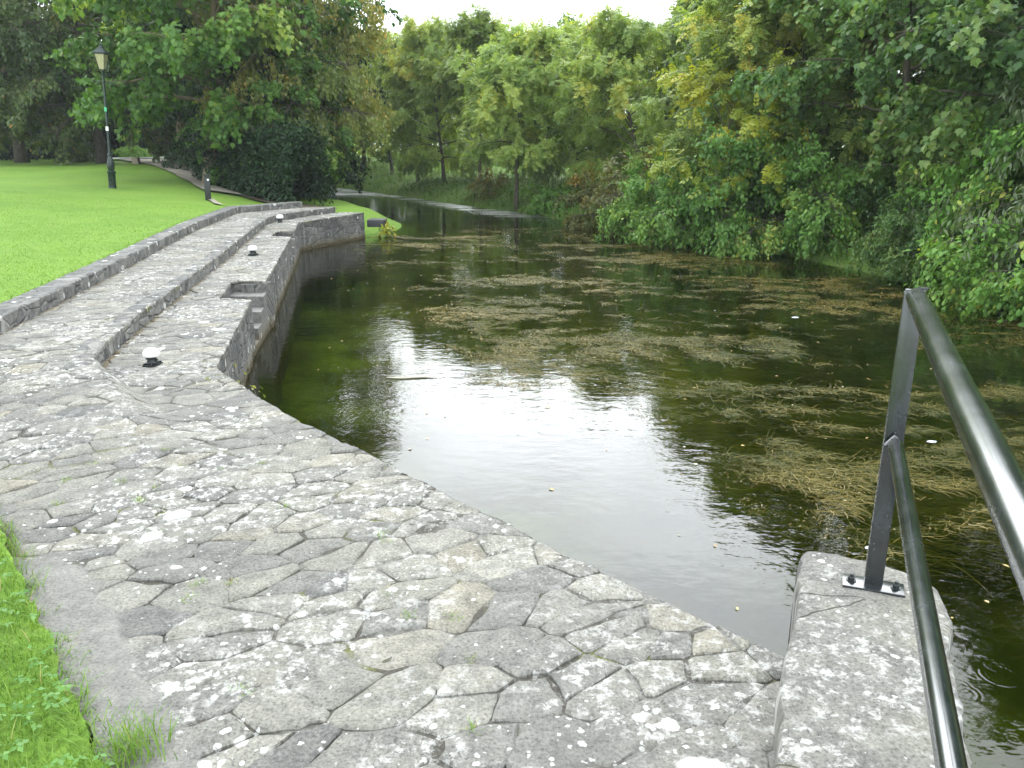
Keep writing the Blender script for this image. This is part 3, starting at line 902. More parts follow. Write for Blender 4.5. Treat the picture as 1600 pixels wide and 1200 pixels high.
def graded(lo, hi, f):
    out = []
    y = lo[1]
    while y < hi[1]:
        s = f(y)
        xs = np.arange(lo[0], hi[0], s)
        out.append(np.c_[xs + (rng.random(len(xs)) - .5) * s * .6, np.full(len(xs), y) + (rng.random(len(xs)) - .5) * s * .6])
        y += s
    return np.concatenate(out)

lo_ = dense(FGRASS[::-1], .06, .03, 8)
lo_ = dense(FGRASS, .06, .03, 8)[::-1]
lawn_ol = lo_[:-1] + dense([FGRASS[0], BACK_OUT[0]], .1)[:-1] + dense(BACK_OUT, .15)[:-1] + dense([BACK_OUT[-1], (-4.3, 20.05), LSHORE[0]], .12)[:-1] + dense(LSHORE, .25, .07, 4)
lawn_ol += [np.array(p) for p in ((-90, 140), (-160, 140), (-160, -40), (-20, -40), (0.2, -6))]
near = graded((-14, -5), (0, 21), lambda y: .22)
far = graded((-40, 21), (0, 60), lambda y: .5 if y < 35 else 1.0)
wide = graded((-160, -40), (0, 140), lambda y: 6.0)
wide = wide[~inside(wide, [(-40, 21), (0, 21), (0, 60), (-40, 60)]) & ~inside(wide, [(-14, -5), (0, -5), (0, 21), (-14, 21)])]
lawn = cdt_sheet('lawn', lawn_ol, .2, left_z, MAT['lawn'], 0, None, np.concatenate([near, far, wide]))
tag(lawn, 'bright mown green lawn', None, None, 'structure')

rb_ol = dense(RSHORE, .2, .08, 6) + [np.array(p) for p in ((-60, 110), (60, 200), (200, 200), (200, -40), (30, -40))]
rn = graded((-20, -6), (16, 50), lambda y: .35 if y < 30 else .6)
rw = graded((-60, -40), (200, 200), lambda y: 7.0)
rw = rw[~inside(rw, [(-20, -6), (16, -6), (16, 50), (-20, 50)])]
bank = cdt_sheet('bank_terrain', rb_ol, .2, right_z, MAT['bank'], 0, None, np.concatenate([rn, rw]))
tag(bank, 'rough shaded earth bank across the canal', None, None, 'structure')

mb = MB()
mb.add([(-210, -210, -1.62), (210, -210, -1.62), (210, 210, -1.62), (-210, 210, -1.62)], [(0, 1, 2, 3)])
tag(mb.build('ground', MAT['bed']), 'dark muddy bed of the canal', None, None, 'structure')
mb = MB()
mb.add([(-70, -12, WATER), (16, -12, WATER), (16, 110, WATER), (-70, 110, WATER)], [(0, 1, 2, 3)])
tag(mb.build('canal_water', MAT['water']), 'dark still canal water mirroring trees and white sky', None, None, 'structure')

def lz(x, y): return float(left_z(np.array([[x, y]]))[0])
def rz(x, y): return float(right_z(np.array([[x, y]]))[0])

# road, gravel path and bare strip under the hedge: thin sheets over the turf
def ribbon(name, line, w, mat, label, dz=.02):
    pts = dense(line, .4)
    V = []; F = []
    n = len(pts)
    for i in range(n):
        d = pts[min(i + 1, n - 1)] - pts[max(i - 1, 0)]; d = d / np.hypot(*d)
        nn = np.array([-d[1], d[0]])
        ww = w(i / (n - 1)) if callable(w) else w
        for k in range(5):
            t = (k / 4 - .5) * ww + .06 * (random.random() - .5) * (k in (0, 4))
            p = pts[i] + nn * t
            V.append((p[0], p[1], lz(p[0], p[1]) + dz))
    for i in range(n - 1):
        for k in range(4):
            F.append((i * 5 + k, (i + 1) * 5 + k, (i + 1) * 5 + k + 1, i * 5 + k + 1)[::-1])
    me = bpy.data.meshes.new(name); me.from_pydata(V, [], F); me.update()
    o = link(name, me, mat)
    return tag(o, label, None, None, 'structure')
ribbon('road', [(-20.5, 40.2), (-18, 43), (-16, 50), (-17, 60), (-22, 80)], 3.4, MAT['road'], 'grey road curving away under the trees', .10)
ribbon('gravel_path', [(-17.5, 41), (-13.5, 34), (-10.9, 29.2), (-9.6, 26.6), (-8.2, 23.6)], lambda t: 3.0 - 1.9 * t, MAT['path'], 'brown gravel footpath beside the tree', .06)
ribbon('earth_strip', [(-10.6, 29.5), (-8.3, 25.6), (-6.6, 23.2), (-5.0, 21.4)], lambda t: 1.2, MAT['earth'], 'bare brown earth under the hedge', .05)
ribbon('worn_track', [(-7.5, 20.6), (-6.9, 19.5), (-6.35, 18.5)], .16, MAT['path'], 'thin worn track through the lawn', .035)

# ------------------------------------------------------------------ foliage
def unit(v): return v / np.maximum(np.linalg.norm(v, axis=-1, keepdims=True), 1e-9)

LEAF = {}
def star():
    a = [(0, .02), (.17, -.06), (.22, .12), (.46, .10), (.36, .30), (.52, .56), (.25, .55), (.0, 1.0)]
    pts = a + [(-x, y) for x, y in a[-2:0:-1]]
    return np.array([(x, y, .10 * abs(x) - .12 * y * y) for x, y in pts])
LEAF['lobed'] = [star()]
LEAF['oval'] = [np.array([(0, 0, 0), (.27, .30, .06), (.24, .68, .03), (0, 1, -.14), (-.24, .68, .03), (-.27, .30, .06)])]
LEAF['small'] = [np.array([(0, 0, 0), (.34, .42, .05), (0, 1, -.1), (-.34, .42, .05)])]
LEAF['narrow'] = [np.array([(0, 0, 0), (.15, .45, .03), (0, 1, -.2), (-.15, .45, .03)])]
def pinnate():
    L = []
    for (y, s) in ((.22, 1), (.22, -1), (.48, 1), (.48, -1), (.72, 1), (.72, -1), (.76, 0)):
        if s == 0: d = np.array([0, .30]); 
        else: d = np.array([s * .26, .16])
        o = np.array([0, y]); q = np.array([-d[1], d[0]]) * .30
        P2 = [o, o + d * .5 + q, o + d, o + d * .5 - q]
        L.append(np.array([(p[0], p[1], -.14 * p[1] ** 2 - .25 * abs(p[0])) for p in P2]))
    return L
LEAF['pinnate'] = pinnate()

def leaves_mesh(name, pos, axis, nrm, size, kind, tint):
    pos = np.asarray(pos); n = len(pos)
    a = unit(axis)
    b = unit(np.cross(a, nrm)); w = np.cross(b, a)
    Vs = []; Is = []; Cs = []; Ts = []
    base = 0
    for poly in LEAF[kind]:
        k = len(poly)
        v = pos[:, None, :] + size[:, None, None] * (b[:, None, :] * poly[None, :, 0:1] + a[:, None, :] * poly[None, :, 1:2] + w[:, None, :] * poly[None, :, 2:3])
        Vs.append(v.reshape(-1, 3))
        Is.append(np.arange(n * k) + base); base += n * k
        Cs.append(np.full(n, k)); Ts.append(np.repeat(tint, k))
    return np_mesh(name, np.concatenate(Vs), np.concatenate(Cs), np.concatenate(Is), {'tint': np.concatenate(Ts)})

def grow_tree(key, seed, H, base, r, kind, leaf, nl=14, n2=7, n3=5, nleaf=14, droop=.35, trunk_r=.12, up=(15, 65), lean=0, multi=1, twig=.5, hang=.2, profile=1.0, patch=.25, bend=.0):
    g = np.random.default_rng(seed)
    tr = MB()
    P = []; A = []; Nn = []; SZ = []; T = []
    def poly(p0, d0, length, n, sag, wob):
        pts = [np.array(p0, float)]; d = np.array(d0, float)
        for i in range(n):
            d = d + np.array([0, 0, -sag / n]) + g.normal(0, wob, 3)
            d = d / np.linalg.norm(d)
            pts.append(pts[-1] + d * length / n)
        return pts
    trunks = []
    for m in range(multi):
        if multi == 1:
            d0 = np.array([lean, bend, 1.0]); p0 = (0, 0, -.25)
        else:
            az = 2 * math.pi * m / multi + g.random()
            d0 = np.array([.45 * math.cos(az), .45 * math.sin(az), 1.0]); p0 = (.12 * math.cos(az), .12 * math.sin(az), -.2)
        tp = poly(p0, d0 / np.linalg.norm(d0), H * .86 * (1 if m == 0 else g.uniform(.75, 1)), 9, -.08, .05)
        rr = [trunk_r * (1.35 if i == 0 else 1.0) * (1 - .88 * i / 9) for i in range(10)]
        tr.tube(tp, rr, 9)
        trunks.append(tp)
    k = 0
    for m, tp in enumerate(trunks):
        nn = nl if multi == 1 else max(4, nl // multi + 1)
        zmax = tp[-1][2]
        for i in range(nn):
            f = (i + g.random() * .7) / nn
            h = base + (zmax - base) * f
            zs = [p[2] for p in tp]
            j = max(0, min(len(tp) - 2, int(np.searchsorted(zs, h)) - 1))
            u = (h - zs[j]) / max(zs[j + 1] - zs[j], 1e-6)
            p0 = tp[j] + (tp[j + 1] - tp[j]) * min(max(u, 0), 1)
            az = k * 2.39996 + g.normal(0, .35); k += 1
            el = R(up[0] + (up[1] - up[0]) * f + g.normal(0, 8))
            prof = max(.25, math.sin(math.pi * (.22 + .70 * f)) ** .8) if profile == 1.0 else max(.2, (1 - f) ** .7)
            Ln = r * prof * g.uniform(.78, 1.12)
            d0 = np.array([math.cos(az) * math.cos(el), math.sin(az) * math.cos(el), math.sin(el)])
            lp = poly(p0, d0, Ln, 6, droop * 1.1, .08)
            rl = trunk_r * .36 * (1 - .6 * f)
            tr.tube(lp, [max(.006, rl * (1 - .85 * q / 6)) for q in range(7)], 5, False)
            ctint = g.normal(0, patch * .5)
            for q in range(n2):
                s = .22 + .78 * (q + g.random() * .8) / n2
                x = min(s, .999) * 6; jj = int(x); pp = lp[jj] + (lp[jj + 1] - lp[jj]) * (x - jj)
                dd = unit(lp[jj + 1] - lp[jj])
                side = 1 if q % 2 else -1
                th = side * R(g.uniform(28, 68))
                hz = np.array([dd[0] * math.cos(th) - dd[1] * math.sin(th), dd[0] * math.sin(th) + dd[1] * math.cos(th), dd[2] * .6 + g.normal(.05, .22)])
                L2 = (.42 * Ln * (1.15 - .6 * s) + .25) * g.uniform(.75, 1.2)
                sp = poly(pp, unit(hz), L2, 4, droop, .10)
                tr.tube(sp, [max(.004, rl * .35 * (1 - .8 * e / 4)) for e in range(5)], 4, False)
                c2 = ctint + g.normal(0, patch * .4)
                for e in range(n3):
                    s3 = .2 + .8 * (e + g.random()) / n3
                    x = min(s3, .999) * 4; jj = int(x); p3 = sp[jj] + (sp[jj + 1] - sp[jj]) * (x - jj)
                    d3 = unit(unit(sp[jj + 1] - sp[jj]) + g.normal(0, .55, 3) + np.array([0, 0, -hang]))
                    L3 = twig * g.uniform(.6, 1.25)
                    tp3 = np.array(poly(p3, d3, L3, 3, droop + hang, .08))
                    nlv = nleaf
                    tt = np.sort(g.random(nlv)) * .95 + .05
                    x = np.minimum(tt * 3, 2.999); j3 = x.astype(int)
                    pl = tp3[j3] + (tp3[j3 + 1] - tp3[j3]) * (x - j3)[:, None] + g.normal(0, .05 * twig / .5, (nlv, 3))
                    dl = unit(tp3[j3 + 1] - tp3[j3])
                    ax = dl * .55 + g.normal(0, .5, (nlv, 3)) + np.array([0, 0, -.25 - hang])
                    P.append(pl); A.append(ax)
                    out = unit(pl - np.array([0, 0, H * .45]))
                    Nn.append(np.array([0, 0, 1.0]) + .45 * out + g.normal(0, .38, (nlv, 3)))
                    SZ.append(leaf * g.uniform(.65, 1.2, nlv))
                    T.append(np.clip(.45 + c2 + g.normal(0, .13, nlv) + (g.random(nlv) > .985) * .5, 0, 1))
    P = np.concatenate(P); A = np.concatenate(A); Nn = np.concatenate(Nn); SZ = np.concatenate(SZ); T = np.concatenate(T)
    crown = leaves_mesh(key + '_crown', P, A, Nn, SZ, kind, T)
    trunk = bpy.data.meshes.new(key + '_trunk')
    trunk.from_pydata(tr.v, [], tr.f); trunk.update()
    trunk.polygons.foreach_set('use_smooth', [True] * len(trunk.polygons))
    return trunk, crown

KIND = {}
def kind(key, bark, leafmat, **kw):
    t, c = grow_tree(key, **kw)
    t.materials.append(MAT[bark]); c.materials.append(MAT[leafmat])
    KIND[key] = (t, c)

kind('syc_a', 'bark', 'sycdark', seed=1, H=7.2, base=.9, r=3.0, kind='lobed', leaf=.115, nl=24, n2=9, n3=6, nleaf=26, droop=.45, trunk_r=.13, up=(8, 60), twig=.55)
kind('syc_b', 'bark', 'sycdark', seed=2, H=7.0, base=1.3, r=2.8, kind='lobed', leaf=.115, nl=24, n2=9, n3=6, nleaf=26, droop=.4, trunk_r=.12, up=(10, 60), twig=.55)
kind('syc_big', 'barkpale', 'syc', seed=3, H=10.5, base=2.5, r=4.3, kind='lobed', leaf=.19, nl=34, n2=10, n3=6, nleaf=17, droop=.5, trunk_r=.24, up=(4, 65), twig=.75)
kind('ash_a', 'bark', 'ash', seed=4, H=5.9, base=2.0, r=2.1, kind='pinnate', leaf=.27, nl=22, n2=8, n3=6, nleaf=10, droop=.3, trunk_r=.085, up=(15, 70), twig=.42)
kind('ash_b', 'bark', 'ash', seed=5, H=6.4, base=2.5, r=1.9, kind='pinnate', leaf=.26, nl=22, n2=8, n3=6, nleaf=10, droop=.25, trunk_r=.075, up=(20, 72), twig=.42)
kind('ash_c', 'bark', 'ash', seed=6, H=6.4, base=.8, r=2.6, kind='pinnate', leaf=.27, nl=26, n2=9, n3=6, nleaf=10, droop=.35, trunk_r=.10, up=(8, 66), twig=.45)
kind('yellow', 'bark', 'yellow', seed=7, H=3.0, base=.8, r=1.2, kind='pinnate', leaf=.25, nl=10, n2=5, n3=4, nleaf=7, droop=.35, trunk_r=.05, up=(10, 60), twig=.35)
kind('birch', 'bark', 'birch', seed=8, H=11, base=2.0, r=3.0, kind='small', leaf=.12, nl=30, n2=9, n3=6, nleaf=22, droop=.9, trunk_r=.17, up=(25, 70), twig=.8, hang=.8)
kind('beech', 'bark', 'beech', seed=9, H=11, base=2.0, r=5.0, kind='oval', leaf=.20, nl=32, n2=10, n3=6, nleaf=17, droop=.55, trunk_r=.26, up=(0, 60), twig=.75)
kind('ever', 'bark', 'dark', seed=10, H=4.6, base=.35, r=1.8, kind='oval', leaf=.15, nl=22, n2=8, n3=5, nleaf=14, droop=.5, trunk_r=.09, up=(-5, 60), twig=.45)
kind('darkbroad', 'bark', 'dark', seed=21, H=7.5, base=.8, r=3.0, kind='oval', leaf=.14, nl=26, n2=9, n3=6, nleaf=16, droop=.5, trunk_r=.13, up=(5, 60), twig=.6)
kind('yew', 'bark', 'dark', seed=11, H=8.0, base=.4, r=3.6, kind='oval', leaf=.3, nl=30, n2=9, n3=5, nleaf=14, droop=.5, trunk_r=.18, up=(-5, 60), twig=.7)
kind('hazel', 'bark', 'hazel', seed=12, H=2.6, base=.1, r=1.7, kind='oval', leaf=.095, nl=34, n2=8, n3=6, nleaf=15, droop=.6, trunk_r=.04, up=(-5, 60), twig=.38, multi=4)
kind('hazel_b', 'bark', 'hazel', seed=13, H=2.3, base=.1, r=1.5, kind='oval', leaf=.09, nl=32, n2=8, n3=6, nleaf=15, droop=.7, trunk_r=.035, up=(-10, 55), twig=.38, multi=4)
kind('rusty', 'bark', 'rusty', seed=14, H=1.9, base=.05, r=1.1, kind='small', leaf=.10, nl=18, n2=6, n3=4, nleaf=12, droop=.5, trunk_r=.03, up=(0, 60), twig=.35, multi=3)
kind('willow', 'bark', 'grey', seed=15, H=3.2, base=.2, r=1.3, kind='narrow', leaf=.13, nl=18, n2=6, n3=4, nleaf=16, droop=.5, trunk_r=.04, up=(15, 65), twig=.45, multi=3, hang=.3)
kind('low', 'bark', 'hazel', seed=16, H=1.1, base=.02, r=1.2, kind='oval', leaf=.08, nl=24, n2=7, n3=5, nleaf=12, droop=.55, trunk_r=.025, up=(0, 50), twig=.32, multi=4)

def plant(key, name, cat, label, x, y, z, s=1.0, rot=0, group=None, sz=1.0, mat=None):
    t, c = KIND[key]
    o = empty(name, (x, y, z), label, cat, group, (0, 0, rot))
    o.scale = (s, s, s * sz)
    a = link('trunk' if cat == 'tree' else 'stems', t, None, o)
    b = link('crown' if cat == 'tree' else 'foliage', c, None, o)
    if mat:
        b.material_slots[0].link = 'OBJECT'; b.material_slots[0].material = MAT[mat]
    return o

def rplant(key, name, cat, label, x, y, **kw): return plant(key, name, cat, label, x, y, rz(x, y) - .03, **kw)
def lplant(key, name, cat, label, x, y, **kw): return plant(key, name, cat, label, x, y, lz(x, y) - .03, **kw)

GR = 'trees along the far bank of the canal'
# far row seen over the narrow canal
rplant('ash_a', 'ash_tree', 'tree', 'pale green ash tree with dark trunk at the water edge mid canal', .15, 27.6, s=.98, rot=.4, group=GR)
rplant('ash_b', 'ash_tree', 'tree', 'second ash tree behind the one at the water edge, airy crown', -1.3, 32.5, s=1.02, rot=2, group=GR)
rplant('ash_c', 'ash_tree', 'tree', 'slim ash tree whose trunk stands midway along the far trunk row', -2.9, 36, s=.9, sz=1.12, rot=3.1, group=GR)
rplant('ash_b', 'ash_tree', 'tree', 'ash tree with leaning trunk near the narrow end of the canal', -4.2, 37.5, s=1.05, rot=4.2, group=GR)
rplant('ash_a', 'ash_tree', 'tree', 'farthest but one ash tree of the far trunk row', -6.0, 42, s=1.15, rot=5, group=GR)
rplant('syc_b', 'sycamore_tree', 'tree', 'dark tree at the far left end of the row where the canal narrows', -8.2, 47, s=.95, rot=1, group=GR)
rplant('syc_b', 'sycamore_tree', 'tree', 'darker broadleaf tree behind the pale ash trees at skyline centre', 1.3, 34, s=.86, rot=3, group=GR)
rplant('ash_c', 'ash_tree', 'tree', 'broad pale ash tree right of the mid canal trunk', 2.2, 28.6, s=.86, rot=.2, group=GR)
rplant('ash_c', 'ash_tree', 'tree', 'large pale ash tree with round crown behind the rusty bushes', 3.9, 24.6, s=.84, rot=1.5, group=GR)
rplant('ash_a', 'ash_tree', 'tree', 'ash tree on the skyline between round ash and tall right trees', 6.0, 26.5, s=1.08, rot=2.6, group=GR)
rplant('ash_c', 'ash_tree', 'tree', 'tall yellow green ash tree above the overhanging bush', 5.5, 20.6, s=.92, rot=4.4, group=GR)
rplant('ash_c', 'ash_tree', 'tree', 'ash tree with a visible dark stem right of the yellow tree', 7.2, 19.6, s=1.1, rot=.9, group=GR)
rplant('yellow', 'elder_tree', 'tree', 'small yellow leaved tree leaning out above the green bush', 4.75, 18.5, s=1.25, rot=1.0, group=GR)
rplant('syc_a', 'sycamore_tree', 'tree', 'dark green sycamore tree overhanging the water right of centre', 7.9, 16.6, s=.98, rot=.5, group=GR)
rplant('syc_b', 'sycamore_tree', 'tree', 'tall sycamore tree at the right edge above the leafy bushes', 8.9, 13.6, s=1.05, rot=2.2, group=GR)
rplant('syc_a', 'sycamore_tree', 'tree', 'sycamore tree in the second rank behind the right sycamores', 10.3, 17.8, s=1.05, rot=4, group=GR)
rplant('syc_a', 'sycamore_tree', 'tree', 'sycamore tree beyond the right edge reaching over the bank', 10.6, 10.6, s=1.0, rot=5, group=GR)
rplant('syc_b', 'sycamore_tree', 'tree', 'bank sycamore tree nearest the lock beside the railing side', 11.3, 7.2, s=.85, rot=1.2, group=GR)
rplant('ash_a', 'ash_tree', 'tree', 'ash tree filling the gap between sycamores and tall stemmed ash', 9.0, 22.5, s=1.3, rot=1.9, group=GR)
for i, (x, y, s) in enumerate(((12.5, 24, 1.2), (9.2, 30, 1.15), (6.2, 38, .95), (-10.5, 60, 1.1), (13.5, 15, 1.15))):
    rplant('syc_b' if i % 2 else 'syc_a', 'background_tree', 'tree', 'dim background tree closing the view behind the bank trees', x, y, s=s, rot=i * 1.3, group='background trees behind the far bank row')

rplant('ash_c', 'ash_tree', 'tree', 'distant ash tree closing the gap between the far trunks', -4.4, 57, s=1.15, rot=2.2, group=GR)
rplant('ash_c', 'ash_tree', 'tree', 'distant round ash tree behind the water edge ash', .2, 52, s=1.1, rot=.7, group=GR)
GB = 'bushes along the far bank'
rplant('hazel', 'bush', 'bush', 'big bright green bush hanging over the water, largest on the far bank', 4.75, 18.2, s=1.0, rot=.3, group=GB)
rplant('hazel_b', 'bush', 'bush', 'green bush joined to the left side of the biggest bush', 3.9, 19.2, s=.85, rot=2.3, group=GB)
rplant('hazel_b', 'bush', 'bush', 'dark green bush joined to the right side of the biggest bush', 5.9, 17.4, s=1.0, rot=4.1, group=GB)
rplant('rusty', 'bush', 'bush', 'rusty brown bush left of the big green bush', 3.1, 20.8, s=1.0, rot=0, group=GB)
rplant('rusty', 'bush', 'bush', 'olive brown bush at the water edge below the pale ash', 2.4, 22.4, s=.8, rot=1.4, group=GB)
rplant('hazel', 'bush', 'bush', 'fresh green upright bush at the right edge of the photo', 8.1, 11.9, s=.95, rot=1.1, group=GB, sz=1.15)
rplant('willow', 'willow_bush', 'bush', 'grey green willow bush at the far right edge', 8.0, 11.0, s=.95, rot=1.7, group=GB)
rplant('low', 'bush', 'bush', 'low pale leaved bush spilling to the water at far right', 7.25, 11.0, s=1.0, rot=.6, group=GB)
rplant('low', 'bush', 'bush', 'low bush at right edge nearest the railing top', 7.7, 9.8, s=1.1, rot=3.6, group=GB)
rplant('hazel_b', 'bush', 'bush', 'drooping bush under the sycamore beside the bare bank', 7.0, 13.4, s=.6, rot=2.0, group=GB, mat='sycdark')
rplant('hazel_b', 'bush', 'bush', 'shaded bush behind the bare grassy bank under the sycamores', 8.0, 15.4, s=.8, rot=.4, group=GB, mat='sycdark')
rplant('low', 'bush', 'bush', 'small green bush on the bank by the mid canal trunk', 1.35, 26.2, s=.7, rot=.4, group=GB)
rplant('rusty', 'bush', 'bush', 'small olive bush on the bank among the far trunks', -.9, 30.2, s=.6, rot=.4, group=GB)

# left side
lplant('syc_big', 'sycamore_tree', 'tree', 'big sycamore tree with pale trunk at the top of the lawn', -9.5, 26.2, s=.9, rot=.6, group='trees beyond the lawn')
lplant('birch', 'birch_tree', 'tree', 'tall olive birch tree with hanging twigs beside the canal', -6.7, 27.6, s=.98, rot=1.2, group='trees beyond the lawn')
lplant('birch', 'birch_tree', 'tree', 'second thinner birch tree behind the tall olive birch', -8.9, 33.0, s=.9, rot=3.2, group='trees beyond the lawn')
lplant('ever', 'holly_tree', 'tree', 'dark glossy evergreen tree between hedge and canal bend', -7.5, 26.6, s=1.0, rot=0, group='trees beyond the lawn')
lplant('ever', 'holly_tree', 'tree', 'dark evergreen tree behind the hedge under the birch', -9.0, 28.6, s=1.1, rot=2, group='trees beyond the lawn')
lplant('syc_a', 'sycamore_tree', 'tree', 'small drooping sycamore tree hanging over the dark hedge', -7.0, 26.4, s=.78, rot=1.4, group='trees beyond the lawn', mat='syc')
lplant('darkbroad', 'evergreen_oak', 'tree', 'tall dark evergreen tree rising over the hedge behind the birch', -8.3, 30.6, s=1.0, rot=.5, group='trees beyond the lawn')
lplant('darkbroad', 'evergreen_oak', 'tree', 'dark evergreen tree right behind the pale sycamore trunk', -11.3, 33.0, s=1.0, rot=2.5, group='trees beyond the lawn')
lplant('beech', 'beech_tree', 'tree', 'broad olive brown beech tree at the left edge behind the lamp', -21.5, 37, s=1.0, rot=.3, group='trees beyond the lawn')
lplant('beech', 'beech_tree', 'tree', 'olive beech tree left of the lamp lantern', -17.5, 36, s=.9, rot=2.3, group='trees beyond the lawn')
lplant('syc_big', 'sycamore_tree', 'tree', 'green sycamore tree right behind the lamp post', -13.6, 34.5, s=.95, rot=2.2, group='trees beyond the lawn', mat='syc')
lplant('beech', 'beech_tree', 'tree', 'beech tree at the bend of the road in deep shade', -19.5, 57, s=1.0, rot=4.3, group='trees beyond the lawn')
for i, (x, y, s) in enumerate(((-27, 45, 1.0), (-31, 52, 1.1), (-23.5, 47.5, .95), (-20.8, 50.5, .8), (-12.5, 44, .9), (-12.3, 51, .9), (-10.5, 38, .6), (-27, 62, 1.2), (-17, 66, 1.2), (-35, 43, 1.0))):
    lplant('yew', 'yew_tree', 'tree', 'black green yew tree in the dark wood behind the lawn', x, y, s=s, rot=i * 1.1, group='dark yews behind the lawn')
lplant('low', 'bush', 'bush', 'light green bush beside the far road bend', -16.2, 45.8, s=.9, rot=1, group='bushes by the road')
lplant('low', 'bush', 'bush', 'low green bush on the verge left of the road', -19.3, 43.4, s=.7, rot=2, group='bushes by the road')

# hedges: leaf shell over a solid run of branches
def hedge(name, label, line, w, h, n, leaf, mat, seed, hvar=.3):
    g = np.random.default_rng(seed)
    pts = np.array(dense(line, .2)); m = len(pts)
    t = g.random(n) * (m - 1.001); i = t.astype(int)
    c = pts[i] + (pts[i + 1] - pts[i]) * (t - i)[:, None]
    d = unit(pts[i + 1] - pts[i]); nn = np.c_[-d[:, 1], d[:, 0]]
    ph = g.random(n) * math.pi
    rr = np.sqrt(g.uniform(.45, 1.0, n)) * (.86 + .34 * (fbm(t * .12, ph * 1.2, seed) - .3))
    off = np.cos(ph) * rr * w / 2
    hh = h * (1 + hvar * (fbm(t * .07, t * 0 + 3, seed) - .5) * 2)
    zz = np.abs(np.sin(ph)) ** .55 * rr * hh * g.uniform(.15, 1.0, n) ** .35
    z0 = left_z(c)
    P = np.c_[c + nn * off[:, None], z0 + zz]
    out = np.c_[nn * np.cos(ph)[:, None], np.sin(ph) * .8]
    ax = out * .6 + g.normal(0, .5, (n, 3)) + np.array([0, 0, -.4])
    no = out * .7 + np.array([0, 0, .8]) + g.normal(0, .4, (n, 3))
    me = leaves_mesh(name, P, ax, no, leaf * g.uniform(.6, 1.2, n), 'oval', np.clip(.4 + g.normal(0, .2, n), 0, 1))
    me.materials.append(MAT[mat])
    mid_ = pts[m // 2]
    o = empty(name, (mid_[0], mid_[1], lz(*mid_)), label, 'hedge')
    a = link('foliage', me, None, o); a.matrix_parent_inverse = Matrix.Translation(o.location).inverted()
    mb = MB()
    for k in range(4, m - 7, 2):
        p = pts[k]; b = lz(*p)
        for q in range(2):
            mb.tube([(p[0], p[1], b - .1), (p[0] + g.normal(0, .12), p[1] + g.normal(0, .12), b + h * .4), (p[0] + g.normal(0, w * .22), p[1] + g.normal(0, w * .22), b + h * .85)], [.035, .025, .008], 5)
    s_ = mb.build('stems', MAT['bark'], o); s_.matrix_parent_inverse = Matrix.Translation(o.location).inverted()
    return o
hedge('laurel_hedge', 'dark ivy green laurel hedge between the sycamore trunk and canal', [(-10.1, 28.4), (-8.2, 25.9), (-6.6, 23.9), (-5.5, 22.7)], 1.6, 2.5, 26000, .13, 'dark', 4)
hedge('clipped_hedge', 'clipped dark hedge at the far left beyond the lawn', [(-34, 39.5), (-22, 41.8)], 1.6, 1.9, 14000, .17, 'dark', 5, .1)

def wood(name, label, line, h, dep, n, leaf, mat, zf, seed):
    g = np.random.default_rng(seed)
    pts = np.array(dense(line, 1.0)); m = len(pts)
    t = g.random(n) * (m - 1.001); i = t.astype(int)
    c = pts[i] + (pts[i + 1] - pts[i]) * (t - i)[:, None]
    d = unit(pts[i + 1] - pts[i]); nn = np.c_[-d[:, 1], d[:, 0]]
    top = h * (.55 + .9 * fbm(t * .22, t * 0 + 1.5, seed, 3))
    f = g.random(n)
    lump = fbm(t * .6, f * 5, seed + 3, 3)
    off = dep * (lump - .5) * 2.2 + g.normal(0, .45, n)
    P = np.c_[c + nn * off[:, None], zf(c) + f ** .9 * top]
    out = np.c_[nn * np.sign((np.array([0, 0]) - c) * nn).sum(1, keepdims=True), np.full(n, .6)]
    me = leaves_mesh(name, P, out * .4 + g.normal(0, .6, (n, 3)) + np.array([0, 0, -.4]), out * .5 + np.array([0, 0, .9]) + g.normal(0, .4, (n, 3)), leaf * g.uniform(.6, 1.2, n), 'small', np.clip(.1 + .75 * lump + g.normal(0, .15, n), 0, 1))
    me.materials.append(MAT[mat])
    return tag(link(name, me), label, None, None, 'stuff')
wood('distant_wood', 'distant green wood closing the view beyond the canal bend', [(-75, 100), (-40, 96), (-10, 74), (6, 56), (18, 44), (22, 30), (22, 8)], 7.5, 3.5, 60000, .55, 'ash', right_z, 3)
wood('distant_wood', 'dark distant wood behind the lawn and road', [(-75, 45), (-45, 62), (-26, 74), (-18, 92)], 14, 4, 50000, .6, 'beech', left_z, 6)

# ------------------------------------------------------------------ grass
def blades(name, P, z, h, w, lean, tint, segs=2, seed=0, kink=.5):
    g = np.random.default_rng(seed)
    n = len(P)
    az = g.random(n) * 2 * math.pi
    dirv = np.c_[np.cos(az), np.sin(az)]; sidev = np.c_[-np.sin(az), np.cos(az)]
    V = np.zeros((n, segs * 2 + 1, 3))
    for k in range(segs):
        f = k / segs
        ww = w * (1 - .55 * f)
        c = P + dirv * (lean * h * f ** 1.6)[:, None]
        zz = z + h * (f - kink * lean * f * f * .5)
        V[:, 2 * k, :2] = c - sidev * (ww / 2)[:, None]; V[:, 2 * k + 1, :2] = c + sidev * (ww / 2)[:, None]
        V[:, 2 * k, 2] = zz; V[:, 2 * k + 1, 2] = zz
    V[:, -1, :2] = P + dirv * (lean * h)[:, None]; V[:, -1, 2] = z + h * (1 - kink * lean * .5)
    k = segs * 2 + 1
    base = np.arange(n)[:, None] * k
    I = []; Cn = []
    for s in range(segs - 1):
        I.append(base + np.array([2 * s, 2 * s + 1, 2 * s + 3, 2 * s + 2])); Cn.append(np.full(n, 4))
    I.append(base + np.array([2 * segs - 2, 2 * segs - 1, 2 * segs])); Cn.append(np.full(n, 3))
    idx = np.concatenate([i.ravel() for i in I])
    return V.reshape(-1, 3), np.concatenate(Cn), idx, np.repeat(tint, k)

